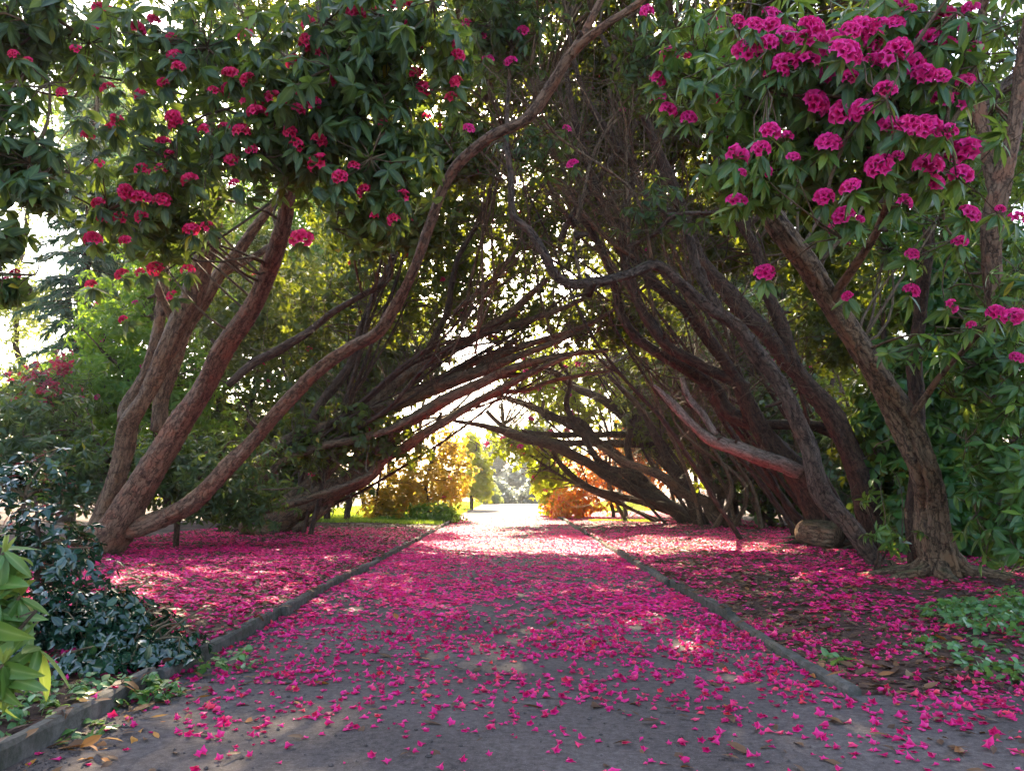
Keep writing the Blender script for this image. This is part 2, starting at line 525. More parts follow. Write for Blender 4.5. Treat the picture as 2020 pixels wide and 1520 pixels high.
def rosettes(P, D, kmin, kmax, L, Wr, e0=-55, e1=15, lsd=0.2):
    """whorls of drooping leaves round the axes D at the twig ends P -> leaf arrays"""
    D = norm(D)
    K = rng.integers(kmin, kmax + 1, len(P))
    idx = np.repeat(np.arange(len(P)), K)
    n = len(idx)
    first = np.concatenate([[0], np.cumsum(K)[:-1]])
    j = np.arange(n) - np.repeat(first, K)
    az = 2.39996 * j + np.repeat(rng.uniform(0, 6.28, len(P)), K) + rng.normal(0, 0.25, n)
    e = np.radians(rng.uniform(e0, e1, n))
    d = D[idx]
    u = norm(np.cross(d, np.where(np.abs(d[:, 2:3]) > 0.9, [[1.0, 0, 0]], [[0, 0, 1.0]])))
    v = np.cross(d, u)
    rad = np.cos(az)[:, None] * u + np.sin(az)[:, None] * v
    A = np.cos(e)[:, None] * rad + np.sin(e)[:, None] * d
    A[:, 2] -= 0.18
    Nn = -np.sin(e)[:, None] * rad + np.cos(e)[:, None] * d + rng.normal(0, 0.18, (n, 3))
    Ls = L * np.clip(rng.normal(1, lsd, n), 0.5, 1.6)
    return dict(P=P[idx] + d * rng.uniform(-0.02, 0.01, n)[:, None], A=A, Nn=Nn, L=Ls, W=Ls * Wr * rng.uniform(0.85, 1.15, n), bend=rng.uniform(0.0, 0.35, n), tint=np.clip(rng.beta(2, 2.2, n), 0, 1))


def blob_pts(blobs, n, clump=0.0, nclump=0):
    """blobs: (centre, radii, weight) ellipsoids -> n points, more towards their shells, gathered in clumps; and outward directions"""
    w = np.array([b[2] for b in blobs], float)
    k = rng.choice(len(blobs), n, p=w / w.sum())
    C = np.array([b[0] for b in blobs])[k]
    R = np.array([b[1] for b in blobs])[k]
    d = norm(rng.normal(size=(n, 3)))
    r = rng.uniform(0, 1, n) ** (1 / 2.3)
    Q = d * r[:, None]
    if nclump:
        cc = norm(rng.normal(size=(nclump, 3))) * (rng.uniform(0, 1, nclump) ** (1 / 2.3))[:, None]
        pick = rng.integers(0, nclump, n)
        Q = np.where(rng.uniform(size=(n, 1)) < 0.8, cc[pick] + rng.normal(size=(n, 3)) * clump, Q)
    return C + Q * R, norm(Q * R + 1e-6)


def pblob(px, py, Y, rx, ry, dY, w=1.0):
    return (at(px, py, Y), np.array([rx * Y / F_PX, dY, ry * Y / F_PX]), w)


# shared leaf meshes for leaves that are objects of their own
LEAF_DATA = {}


def leaf_variants(mat, Wr, nvar=8):
    key = (mat.name, round(Wr, 3))
    if key not in LEAF_DATA:
        out = []
        for i in range(nvar):
            b = Buf()
            leaves(b, np.zeros((1, 3)), np.array([[1.0, 0, 0]]), np.array([[0, 0, 1.0]]), np.ones(1), np.array([Wr * rng.uniform(0.9, 1.1)]), np.array([0.04 + 0.3 * i / nvar]), np.array([min(0.93, 0.1 + 0.85 * rng.beta(2, 2.4))]), T_HI)
            F = b.F4[0]
            out.append(mesh_np('leaf', b.V[0], F, {'tint': b.A['tint'][0], 'mid': b.A['mid'][0]}, [mat]))
        LEAF_DATA[key] = out
    return LEAF_DATA[key]


def place_leaves(root, lv, mat, Wr, tpl_near, tpl_far, n_obj, far_d=11.0, name='foliage', px_min=9):
    """the leaves showing largest become leaf objects (at most n_obj), the others one part"""
    if len(lv['P']) == 0:
        return
    u, v, d = project(lv['P'])
    inview = (u > -30) & (u < PW + 30) & (v > -30) & (v < PH + 30) & (lv['P'][:, 1] > 0.5)
    size = np.where(inview, lv['L'] * F_PX / d, 0)
    pick = np.argsort(-size)[:n_obj]
    pick = pick[size[pick] > px_min]
    rest = np.ones(len(lv['P']), bool)
    if len(pick):
        rest[pick] = False
        var = leaf_variants(mat, Wr)
        b = np.array(root.location)
        A, S, Nn = leaf_frames(lv['A'][pick], lv['Nn'][pick])
        order = np.argsort([m.attributes['tint'].data[0].value for m in var])
        for q, i in enumerate(pick):
            L = lv['L'][i]
            Mx = Matrix(np.stack([A[q], S[q], Nn[q]], 1).tolist())
            o = link('leaf', var[rng.integers(len(var))], root, loc=tuple(lv['P'][i] - b), rot=Mx.to_euler())
            o.scale = (L, L, L)
    buf = Buf()
    near = rest & (d < far_d)
    far = rest & ~near
    for m, t in ((near, tpl_near), (far, tpl_far)):
        if m.any() and t[1].shape[1] == 4 or m.any():
            leaves(buf, lv['P'][m], lv['A'][m], lv['Nn'][m], lv['L'][m], lv['W'][m], lv['bend'][m], lv['tint'][m], t)
    return buf.build(name, root, [mat], kind='stuff')


def cat(*ds):
    return {k: np.concatenate([d[k] for d in ds]) for k in ds[0]}


# ------------------------------------------------------------------ flower trusses
def truss_mesh(i, nf=13, lo=False, mat=None):
    """a dome of ruffled five-lobed florets, their tubes meeting in one stalk; unit radius"""
    V, F3, F4, mid, tint = [np.zeros(3)], [], [], [0.0], [0.4]
    ga = 2.39996
    for k in range(nf):
        c = 1 - 0.98 * (k + 0.5) / nf + rng.normal(0, 0.05)
        c = min(1, max(-0.1, c))
        a = k * ga + rng.normal(0, 0.15)
        s = math.sqrt(max(0, 1 - c * c))
        d = np.array([s * math.cos(a), s * math.sin(a), c])
        d /= np.linalg.norm(d)
        u = norm(np.cross(d, [0.3, 0.2, 0.9]))
        w = np.cross(d, u)
        m = 10 if not lo else 5
        rings = [(0.58, 0.07, 1.0), (0.84, 0.22, 0.35), (0.97, 0.43, 0.0)]
        if lo:
            rings = [(0.6, 0.12, 0.7), (0.95, 0.5, 0.0)]
        base = len(V)
        tw = rng.uniform(0, 6.28)
        tn = rng.uniform(0.1, 0.8)
        for ri, (h, r, md) in enumerate(rings):
            for q in range(m):
                th = q * 2 * math.pi / m + tw
                lob = 1.0 if m == 5 or ri == 0 else (1.15 if q % 2 == 0 else 0.70)
                rr = r * lob * rng.uniform(0.88, 1.12)
                hh = h + (rng.uniform(-0.09, 0.09) if ri else 0) - (0.10 if (ri == 2 and q % 2 == 0) else 0)
                V.append(d * hh + rr * (math.cos(th) * u + math.sin(th) * w))
                mid.append(md * rng.uniform(0.7, 1))
                tint.append(tn)
        for q in range(m):
            F3.append((0, base + q, base + (q + 1) % m))
            for ri in range(len(rings) - 1):
                o = base + ri * m
                F4.append((o + q, o + m + q, o + m + (q + 1) % m, o + (q + 1) % m))
    return mesh_np('flower_truss', np.array(V), [np.array(F4), np.array(F3)], {'mid': np.array(mid), 'tint': np.array(tint)}, [mat or M_petal])


TRUSS = [truss_mesh(i, 14 + i % 4) for i in range(8)]
TRUSS_SMALL = [truss_mesh(i, 5 + i % 4) for i in range(5)]
RED = [truss_mesh(i, 12 + i % 5, mat=M_petal_red) for i in range(7)]
RED_SMALL = [truss_mesh(i, 4 + i % 4, mat=M_petal_red) for i in range(5)]


def add_trusses(root, P, D, R, red=False):
    b = np.array(root.location)
    for p, d, r in zip(P, norm(D), R):
        pool = ((RED_SMALL if red else TRUSS_SMALL) if rng.uniform() < (0.38 if red else 0.2) else (RED if red else TRUSS))
        q = Vector(d).to_track_quat('Z', 'Y').to_matrix() @ Matrix.Rotation(rng.uniform(0, 6.28), 3, 'Z')
        o = link('flower_truss', pool[rng.integers(len(pool))], root, loc=tuple(p - b), rot=q.to_euler())
        o.scale = (r * rng.uniform(.85, 1.1), r * rng.uniform(.85, 1.1), r * rng.uniform(0.75, 1.0))


def connect(root, P, stems, r0=0.02, nsub=60, sides=4, mat=None, sag=0.14, name='twigs', stuff=True, thin=0.004):
    """twigs from the stems to the whorls: stem -> sub-branch node -> whorl"""
    S = np.vstack(stems)
    buf = Buf()
    nodes = P[rng.choice(len(P), min(nsub, len(P)), replace=False)]
    nodes = nodes + rng.normal(size=nodes.shape) * 0.1
    for q in nodes:
        dd = np.linalg.norm((S - q) * [1, 1, 0.75], axis=1) + np.where(S[:, 2] > q[2], 0.8, 0)
        a = S[np.argmin(dd)]
        V, F4, F3, co = bezier_twig(a, q, r0, r0 * 0.45, 8, sag, max(5, sides))
        buf.add(V, F4, F3, barkco=co)
    for p in P:
        q = nodes[np.argmin(np.linalg.norm(nodes - p, axis=1))]
        if np.linalg.norm(p - q) < 0.03:
            continue
        V, F4, F3, co = bezier_twig(q, p, r0 * 0.38, thin, 4, sag, 3)
        buf.add(V, F4, F3, barkco=co)
    return buf.build(name, root, [mat or B_twig], kind='stuff')


def tangle(root, stems, n, Lr=(0.4, 1.4), r=0.008, up=0.4, name='twigs', mat=None, zmin=0.8, sides=3, hang=0.0):
    """wiry bare twigs springing from the stems"""
    S = np.vstack(stems)
    S = S[S[:, 2] > zmin]
    if len(S) == 0:
        return
    buf = Buf()
    for i in range(n):
        a = S[rng.integers(len(S))]
        L = rng.uniform(*Lr)
        d = norm(rng.normal(size=3) + np.array([0, 0, up]))
        m = 6
        pts = [a]
        for k in range(m):
            d = norm(d + rng.normal(size=3) * 0.28 + np.array([0, 0, 0.1 - hang]))
            pts.append(pts[-1] + d * L / m)
        V, F4, F3, co = tube(np.array(pts), np.linspace(r * rng.uniform(0.7, 1.4), r * 0.3, m + 1), sides)
        buf.add(V, F4, F3, barkco=co)
    return buf.build(name, root, [mat or B_twig], kind='stuff')


def tree(name, label, catg, stems, mat, group=None, sides=14, wob=0.14, base=None, flare=0.55, groove=None):
    """stems: list of (part name, [(px, py, Y, r px), ...], material or None) -> root, list of dense stem points"""
    p0 = at(*stems[0][1][0][:3])
    base = np.array([p0[0], p0[1], 0.0]) if base is None else np.array(base)
    root = thing(name, label, catg, base, group)
    out = []
    for i, (pn, S, mm) in enumerate(stems):
        pts, rad = stem_path(S, wob, None)
        ground = pts[0, 2] < 0.35
        if ground:
            pts = np.vstack([pts[0] + [0, 0, -0.35 - max(0, pts[0, 2])], pts])
            rad = np.concatenate([[rad[0] * 1.05], rad])
        V, F4, F3, co = tube(pts, rad, sides if rad.mean() > 0.04 else 8, 0.12, 0.05, flare if ground else 0, groove if i == 0 else None)
        sub(pn, V, [F4, F3], root, [mm or mat], {'barkco': co})
        out.append(pts)
    return root, out

# ------------------------------------------------------------------ ground, path, edging boards
XL, XR, YJ = -2.05, 1.84, 4.28       # left and right edging, and where the path widens at the front


def smooth(t):
    t = np.clip(t, 0, 1)
    return t * t * (3 - 2 * t)


def gz(x, y):
    """height of the ground beside the path"""
    x, y = np.asarray(x, float), np.asarray(y, float)
    dl = XL - 0.03 - x
    dr = np.minimum(x - XR - 0.03, y - YJ) if True else 0
    e = np.where(dl > 0, smooth(dl / 0.6) * 0.05 + 0.02 + smooth((dl - 0.5) / 4) * 0.02, 0)
    e = np.where(dr > 0, smooth(dr / 1.2) * 0.06 + smooth((dr - 0.5) / 5) * 0.01, e)
    bump = 0.012 * np.sin(x * 3.1 + y * 1.7) + 0.012 * np.sin(x * 1.3 - y * 2.9 + 1) + 0.02 * np.sin(x * 0.7 + 0.5 * y)
    on = (dl > 0.15) | (dr > 0.15)
    return np.where(on, e + bump * 0.8 * smooth(np.maximum(dl, dr) / 0.8), e)


def axis_pts(lo, hi, fine, c0, c1):
    a = [c0]
    while a[-1] < c1:
        a.append(a[-1] + fine)
    s = fine
    while a[-1] < hi:
        s *= 1.18
        a.append(a[-1] + s)
    s = fine
    b = [c0]
    while b[-1] > lo:
        s *= 1.18
        b.append(b[-1] - s)
    return np.array(b[:0:-1] + a)


gx, gy = axis_pts(-500, 500, 0.16, -10, 10), axis_pts(-60, 900, 0.16, 1.5, 26)
XX, YY = np.meshgrid(gx, gy)
ZZ = gz(XX, YY)
under = (XX > XL) & (XX < XR) | (XX > XL) & (YY < YJ)
ZZ = np.where(under, -0.06, ZZ)
nx, ny = len(gx), len(gy)
ii = (np.arange(ny - 1)[:, None] * nx + np.arange(nx - 1)[None, :]).ravel()
Fg = np.stack([ii, ii + 1, ii + nx + 1, ii + nx], -1)
link('ground', mesh_np('ground', np.stack([XX, YY, ZZ], -1).reshape(-1, 3), Fg, None, [M_soil]), kind='structure')
# the path: a gravel sheet with slight hollows, wider before the junction
buf = Buf()
for x0, x1, y0, y1, s in ((XL - 0.02, XR + 0.03, 0.5, 30, 0.13), (XR + 0.03, 14, 0.5, YJ, 0.25), (XL - 0.02, XR + 0.03, 30, 60, 1.0), (XL - 0.02, 14, -40, 0.5, 4.0)):
    a, b = np.linspace(x0, x1, int((x1 - x0) / s) + 2), np.linspace(y0, y1, int((y1 - y0) / s) + 2)
    A2, B2 = np.meshgrid(a, b)
    Z2 = 0.006 * np.sin(A2 * 2.3 + B2 * 0.6) + 0.005 * np.sin(A2 * 0.9 - B2 * 1.9)
    i2 = (np.arange(len(b) - 1)[:, None] * len(a) + np.arange(len(a) - 1)[None, :]).ravel()
    buf.add(np.stack([A2, B2, Z2], -1).reshape(-1, 3), np.stack([i2, i2 + 1, i2 + len(a) + 1, i2 + len(a)], -1))
o = buf.build('path', None, [M_path])
o['kind'] = 'structure'


def board(x0, y0, x1, y1, w, h, z=-0.1, seed=0):
    """one weathered edging board with worn corners"""
    n = max(6, int(math.hypot(x1 - x0, y1 - y0) / 0.12))
    t = np.linspace(0, 1, n)[:, None]
    c = np.array([x0, y0]) * (1 - t) + np.array([x1, y1]) * t
    d = np.array([x1 - x0, y1 - y0])
    d = d / np.linalg.norm(d)
    nn = np.array([d[1], -d[0]])
    c = c + nn * (0.012 * np.sin(t * 5 + seed) + rng.normal(0, 0.002, (n, 1)))
    prof = np.array([(-w / 2, z), (-w / 2, h - 0.018), (-w / 2 + 0.014, h), (w / 2 - 0.014, h), (w / 2, h - 0.018), (w / 2, z)])
    V = np.zeros((n, 6, 3))
    V[:, :, :2] = c[:, None, :] + prof[None, :, :1] * nn
    V[:, :, 2] = prof[None, :, 1] + rng.normal(0, 0.003, (n, 6)) * (prof[None, :, 1] > 0) + 0.008 * np.sin(t * 4 + seed * 2)
    F = []
    for i in range(n - 1):
        for k in range(5):
            F.append((i * 6 + k, i * 6 + k + 1, i * 6 + 7 + k, i * 6 + 6 + k))
    F = np.array(F)
    caps = np.array([[0, 1, 2, 3, 4, 5][::-1], list(range((n - 1) * 6, n * 6))])
    return V.reshape(-1, 3), [F, caps]


for lab, x, y0, nb in (('weathered grey edging boards along the left side of the path', XL, 2.2, 12), ('weathered mossy edging boards along the right side of the path, ending at the junction', XR, YJ, 11)):
    root = thing('path_edging', lab, 'edging', (x, y0, 0), None)
    y = y0
    for k in range(nb):
        L = 2.35
        V, F = board(x + rng.normal(0, 0.016), y, x + rng.normal(0, 0.016), y + L - 0.025, 0.075, 0.082 + rng.normal(0, 0.012), seed=k * 1.7 + x)
        sub('board', V, F, root, [M_kerb], smooth=False)
        y += L

# ------------------------------------------------------------------ the trees of the avenue, left side
red_tree, red_stems = tree('rhododendron_tree', 'red-barked rhododendron tree forking low into three leaning stems at the left of the path', 'tree', [
    ('trunk', [(193, 1112, 12.2, 36), (222, 1060, 12.1, 42), (262, 985, 11.9, 36), (300, 925, 11.7, 33), (345, 850, 11.4, 29), (400, 770, 11.0, 27), (440, 690, 10.6, 26), (490, 620, 10.2, 24), (525, 545, 9.7, 23), (550, 470, 9.2, 21), (568, 390, 8.8, 19), (572, 310, 8.4, 16), (590, 220, 8.0, 14), (620, 120, 7.6, 12), (640, 20, 7.2, 10), (660, -80, 6.9, 7)], None),
    ('branch', [(235, 1045, 12.1, 24), (300, 1030, 11.9, 24), (370, 1000, 11.7, 22), (440, 930, 11.4, 20), (500, 865, 11.1, 18), (570, 790, 10.8, 17), (640, 720, 10.5, 16), (690, 685, 10.3, 15), (745, 655, 10.1, 15), (782, 600, 9.9, 14), (820, 530, 9.6, 13), (845, 450, 9.4, 13), (872, 375, 9.2, 13), (905, 320, 9.0, 13), (970, 270, 8.8, 14), (1040, 235, 8.6, 14), (1090, 165, 8.4, 15), (1130, 100, 8.2, 14), (1185, 55, 8.0, 11), (1255, 10, 7.8, 9), (1320, -50, 7.6, 7)], None),
    ('branch', [(1125, 110, 8.2, 12), (1165, 40, 8.1, 10), (1200, -30, 8.0, 8), (1230, -100, 7.9, 5)], None),
    ('branch', [(180, 1065, 12.3, 18), (200, 1020, 12.3, 22), (222, 955, 12.2, 22), (240, 890, 12.1, 23), (255, 840, 12.0, 24), (280, 800, 11.9, 20), (308, 745, 11.8, 22), (332, 690, 11.7, 23), (352, 630, 11.6, 25), (385, 555, 11.4, 27), (410, 490, 11.2, 25), (425, 420, 11.0, 20), (428, 340, 10.8, 15), (415, 250, 10.6, 12), (405, 160, 10.4, 9), (395, 60, 10.2, 6)], B_brown),
    ('branch', [(243, 830, 12.05, 15), (250, 800, 12.2, 14), (285, 740, 12.25, 13), (305, 680, 12.2, 13), (318, 600, 12.2, 13), (324, 530, 12.1, 11), (322, 450, 12.0, 8), (305, 360, 11.9, 6)], B_brown),
    ('branch', [(312, 850, 12.6, 20), (322, 780, 12.6, 20), (345, 700, 12.5, 19), (375, 630, 12.3, 20), (410, 575, 12.1, 17), (450, 520, 12.0, 15), (495, 460, 11.9, 13), (540, 400, 11.7, 10), (570, 330, 11.6, 7)], B_brown),
    ('branch', [(340, 628, 11.7, 11), (315, 575, 11.4, 9), (290, 520, 11.1, 8), (270, 470, 10.8, 6)], B_brown),
    ('branch', [(440, 540, 12.0, 9), (510, 500, 12.2, 8), (580, 455, 12.4, 6)], B_brown),
], B_red, sides=18, base=(at(193, 1112, 12.2)[0], 12.2, 0))

bundle_tree, bundle_stems = tree('rhododendron_tree', 'dark rhododendron tree whose bundle of low stems sweeps right across the path', 'tree', [
    ('trunk', [(515, 1058, 18.9, 34), (569, 1012, 18.7, 30), (628, 975, 18.4, 28), (690, 955, 18.1, 24), (728, 935, 17.9, 20), (758, 905, 17.8, 15), (790, 888, 17.7, 12), (840, 852, 17.4, 11), (888, 824, 17.2, 10), (940, 792, 17.0, 10), (1004, 758, 16.7, 9), (1084, 719, 16.4, 7), (1150, 690, 16.2, 5)], None),
    ('branch', [(545, 1020, 18.9, 22), (600, 968, 18.8, 20), (656, 909, 18.6, 19), (696, 861, 18.5, 18), (735, 822, 18.3, 17), (790, 797, 18.1, 17), (846, 770, 17.8, 17), (905, 746, 17.5, 16), (965, 723, 17.2, 13), (1044, 695, 16.9, 9), (1130, 660, 16.5, 6)], None),
    ('branch', [(640, 985, 18.3, 18), (695, 935, 18.0, 18), (728, 900, 17.8, 18), (775, 852, 17.6, 16), (818, 824, 17.4, 16), (850, 803, 17.2, 16), (925, 766, 16.9, 14), (1024, 723, 16.6, 10), (1110, 700, 16.4, 7), (1200, 690, 16.3, 5)], None),
    ('branch', [(700, 858, 18.5, 13), (743, 786, 18.2, 15), (787, 750, 18.0, 15), (830, 719, 17.8, 14), (878, 693, 17.6, 14), (925, 672, 17.4, 13), (985, 634, 17.2, 11), (1024, 600, 17.0, 9), (1080, 550, 16.8, 6)], None),
    ('branch', [(430, 1000, 17.0, 15), (470, 950, 17.2, 17), (509, 909, 17.4, 17), (557, 873, 17.5, 16), (608, 853, 17.6, 15), (688, 830, 17.7, 14), (740, 808, 17.8, 12), (830, 770, 17.9, 11), (930, 720, 18.0, 9), (1020, 670, 18.1, 6)], None),
    ('branch', [(430, 1010, 17.5, 10), (460, 980, 17.5, 11), (529, 933, 17.5, 11), (581, 897, 17.4, 10), (648, 877, 17.3, 10), (727, 861, 17.2, 9), (787, 838, 17.1, 8), (880, 790, 17.0, 7), (980, 745, 16.9, 6), (1060, 735, 16.8, 4)], None),
    ('branch', [(520, 1050, 18.0, 12), (480, 1040, 17.4, 10), (520, 1010, 17.0, 9), (600, 985, 16.8, 9), (700, 950, 16.7, 7), (735, 935, 16.7, 5)], None),
    ('branch', [(585, 1045, 18.6, 10), (620, 1020, 18.4, 9), (660, 985, 18.3, 8), (720, 925, 18.2, 8), (800, 885, 18.1, 9), (860, 840, 18.0, 8), (930, 800, 17.9, 7), (985, 775, 17.8, 6), (1044, 768, 17.6, 5), (1103, 747, 17.4, 5), (1202, 731, 17.2, 3)], None),
    ('branch', [(880, 690, 17.6, 9), (950, 660, 17.4, 9), (1010, 640, 17.2, 8), (1080, 620, 17.0, 7), (1150, 590, 16.8, 5)], None),
    ('branch', [(905, 748, 17.5, 9), (990, 700, 17.3, 9), (1070, 670, 17.1, 8), (1160, 640, 16.9, 6), (1230, 600, 16.7, 4)], None),
    ('branch', [(590, 870, 17.6, 12), (640, 790, 17.8, 12), (690, 720, 18.0, 11), (715, 640, 18.1, 9), (760, 540, 18.2, 8), (800, 430, 18.3, 7), (830, 300, 18.4, 5)], B_dark),
    ('branch', [(830, 719, 17.8, 9), (880, 620, 18.0, 8), (900, 520, 18.1, 7), (960, 400, 18.2, 6), (975, 280, 18.3, 5), (960, 150, 18.4, 4)], B_dark),
    ('branch', [(450, 760, 16.2, 9), (500, 715, 16.4, 11), (545, 690, 16.6, 12), (600, 662, 16.8, 10), (680, 600, 17.0, 8), (760, 560, 17.2, 6)], B_dark),
], B_brown, sides=14, base=(at(515, 1058, 18.9)[0], 18.9, 0))

# ------------------------------------------------------------------ right side
near_tree, near_stems = tree('rhododendron_tree', 'thick cracked rhododendron tree nearest on the right, leaning left with big magenta flowers', 'tree', [
    ('trunk', [(1862, 1155, 9.3, 46), (1854, 1100, 9.25, 42), (1848, 1060, 9.2, 40), (1842, 985, 9.1, 37), (1815, 911, 8.9, 34), (1786, 840, 8.8, 34), (1748, 770, 8.6, 31), (1713, 715, 8.45, 28), (1675, 650, 8.3, 27), (1640, 595, 8.15, 27), (1590, 520, 7.95, 28), (1540, 450, 7.75, 28), (1505, 395, 7.6, 25), (1470, 330, 7.3, 20), (1450, 260, 7.0, 16), (1440, 170, 6.6, 13), (1450, 80, 6.2, 9), (1480, 0, 5.8, 6)], None),
    ('trunk', [(1815, 1140, 10.2, 22), (1806, 1060, 10.2, 20), (1802, 1000, 10.2, 18), (1808, 900, 10.1, 18), (1810, 800, 10.0, 19), (1806, 700, 9.8, 17), (1815, 600, 9.6, 15), (1830, 480, 9.3, 13), (1820, 360, 9.0, 11), (1790, 240, 8.6, 9), (1760, 120, 8.2, 7)], B_dark),
    ('branch', [(1640, 595, 8.15, 14), (1690, 520, 7.6, 12), (1740, 430, 7.0, 10), (1760, 340, 6.4, 9), (1770, 260, 5.8, 8), (1760, 190, 5.3, 6), (1740, 140, 5.0, 5)], None),
    ('branch', [(1475, 335, 7.3, 11), (1560, 260, 6.6, 10), (1640, 200, 5.9, 8), (1680, 150, 5.3, 6), (1690, 110, 5.0, 5)], None),
    ('branch', [(1740, 430, 7.0, 7), (1820, 360, 6.3, 7), (1860, 300, 5.6, 6), (1870, 240, 5.1, 4)], None),
    ('branch', [(1780, 850, 8.8, 10), (1840, 760, 8.2, 8), (1900, 690, 7.6, 7), (1950, 640, 7.0, 5)], None),
], B_brown, sides=44, base=(at(1860, 1152, 9.3)[0], 9.3, 0), flare=0.28, groove=(norm(np.array([-0.62, -0.75, 0.0])), 0.9, 3.0, 0.16, 0.45))

flaky_tree, flaky_stems = tree('rhododendron_tree', 'slender rhododendron tree with flaking pale bark, its curved limb hanging over the path', 'tree', [
    ('trunk', [(1751, 1140, 10.4, 18), (1701, 1068, 10.4, 20), (1640, 998, 10.4, 24), (1607, 935, 10.3, 23), (1589, 873, 10.3, 21), (1565, 807, 10.2, 20), (1532, 749, 10.2, 20), (1490, 690, 10.1, 20), (1448, 641, 10.0, 17), (1398, 605, 9.9, 15), (1349, 565, 9.8, 14), (1297, 525, 9.7, 13), (1247, 540, 9.6, 13), (1181, 556, 9.5, 13), (1124, 558, 9.4, 12), (1092, 535, 9.4, 12), (1069, 494, 9.4, 11), (1046, 457, 9.4, 10), (1013, 422, 9.4, 10), (1008, 349, 9.4, 8), (1000, 277, 9.4, 7), (1002, 186, 9.4, 5), (1010, 90, 9.4, 4)], None),
    ('branch', [(1420, 615, 9.95, 12), (1380, 540, 10.0, 12), (1360, 470, 10.0, 11), (1330, 430, 10.0, 10), (1290, 400, 10.0, 8), (1262, 370, 10.0, 6)], None),
    ('branch', [(1181, 556, 9.5, 7), (1165, 575, 9.4, 6), (1120, 590, 9.2, 3)], None),
    ('branch', [(1240, 487, 10.0, 6), (1290, 462, 9.6, 6), (1330, 425, 9.4, 6), (1400, 420, 9.2, 5), (1440, 418, 9.1, 4)], None),
], B_flaky, sides=18, base=(at(1751, 1140, 10.4)[0], 10.4, 0))

thick_tree, thick_stems = tree('rhododendron_tree', 'dark many-limbed rhododendron tree with a sawn pale stump end, behind the flaking trunk', 'tree', [
    ('trunk', [(1655, 1078, 15.3, 52), (1640, 1040, 15.3, 46), (1612, 1000, 15.3, 36), (1577, 944, 15.2, 31), (1540, 890, 15.1, 26), (1505, 845, 15.0, 23), (1475, 795, 14.9, 20), (1456, 755, 14.8, 17), (1430, 712, 14.7, 15), (1390, 662, 14.6, 15), (1349, 610, 14.5, 14), (1300, 568, 14.4, 13), (1261, 525, 14.3, 12), (1239, 483, 14.2, 12), (1210, 440, 14.1, 11), (1185, 395, 14.0, 10), (1153, 309, 13.9, 9), (1130, 220, 13.8, 8), (1115, 130, 13.7, 6)], None),
    ('branch', [(1500, 840, 15.1, 20), (1440, 815, 15.2, 18), (1412, 768, 15.2, 16), (1369, 737, 15.1, 14), (1307, 703, 15.0, 13), (1253, 664, 14.9, 12), (1228, 622, 14.8, 11), (1215, 570, 14.7, 10), (1190, 500, 14.6, 8), (1140, 410, 14.5, 8), (1110, 330, 14.4, 5)], None),
    ('branch', [(1475, 765, 14.9, 14), (1423, 741, 14.8, 14), (1365, 712, 14.6, 14), (1316, 678, 14.5, 13), (1278, 633, 14.4, 13), (1258, 591, 14.3, 12), (1235, 520, 14.2, 11), (1225, 440, 14.1, 9), (1250, 342, 14.0, 9), (1218, 287, 13.9, 9), (1174, 222, 13.8, 8), (1142, 157, 13.7, 7), (1120, 60, 13.6, 5)], None),
    ('branch', [(1505, 838, 15.0, 12), (1564, 836, 15.1, 13), (1618, 842, 15.2, 13), (1660, 870, 15.3, 11), (1690, 920, 15.4, 9)], None),
    ('dead_branch', [(1575, 930, 15.0, 19), (1535, 912, 14.9, 20), (1473, 894, 14.8, 19), (1407, 869, 14.7, 15), (1369, 840, 14.6, 11), (1332, 799, 14.6, 11), (1310, 778, 14.65, 7), (1290, 760, 14.7, 4)], B_pale),
    ('dead_branch', [(1411, 857, 14.7, 9), (1386, 819, 14.8, 9), (1358, 785, 14.9, 8), (1345, 745, 15.0, 6)], B_pale),
    ('branch', [(1105, 476, 14.2, 8), (1138, 410, 14.1, 9), (1174, 360, 14.0, 9), (1210, 309, 13.9, 7), (1260, 240, 13.8, 5)], None),
    ('branch', [(1286, 410, 14.4, 9), (1310, 330, 14.4, 9), (1283, 258, 14.3, 8), (1272, 204, 14.2, 7), (1265, 100, 14.1, 5)], None),
], B_dark, sides=16, base=(at(1655, 1078, 15.3)[0], 15.3, 0))
# the sawn limb at its foot
pts, rad = stem_path([(1655, 1062, 14.3, 36), (1622, 1056, 14.55, 33), (1592, 1050, 14.95, 30)])
V, F4, F3, co = tube(pts, rad, 20, 0.14, 0.05)
sawn = sub('sawn_limb', V, [F4, F3], thick_tree, [B_brown], {'barkco': co}, label='short sawn-off limb with a pale cut end')
e, dv = pts[-1], norm(pts[-1] - pts[-2])
us = norm(np.cross(dv, [0, 0, 1.0]))
vs = np.cross(dv, us)
th = np.linspace(0, 2 * math.pi, 24, endpoint=False)
ringV = np.vstack([e + dv * (rad[-1] * 0.3 + 0.012)] + [e + dv * (rad[-1] * 0.3 + 0.004) + rad[-1] * 0.98 * (math.cos(a) * us + math.sin(a) * vs) for a in th] + [e - dv * 0.03 + rad[-1] * 1.0 * (math.cos(a) * us + math.sin(a) * vs) for a in th])
k = np.arange(24)
face = mesh_np('cut_face', ringV - np.array(thick_tree.location), [np.stack([np.zeros(24, int), 1 + k, 1 + (k + 1) % 24], -1), np.stack([1 + k, 25 + k, 25 + (k + 1) % 24, 1 + (k + 1) % 24], -1)], None, [M_cut])
link('cut_face', face, sawn)

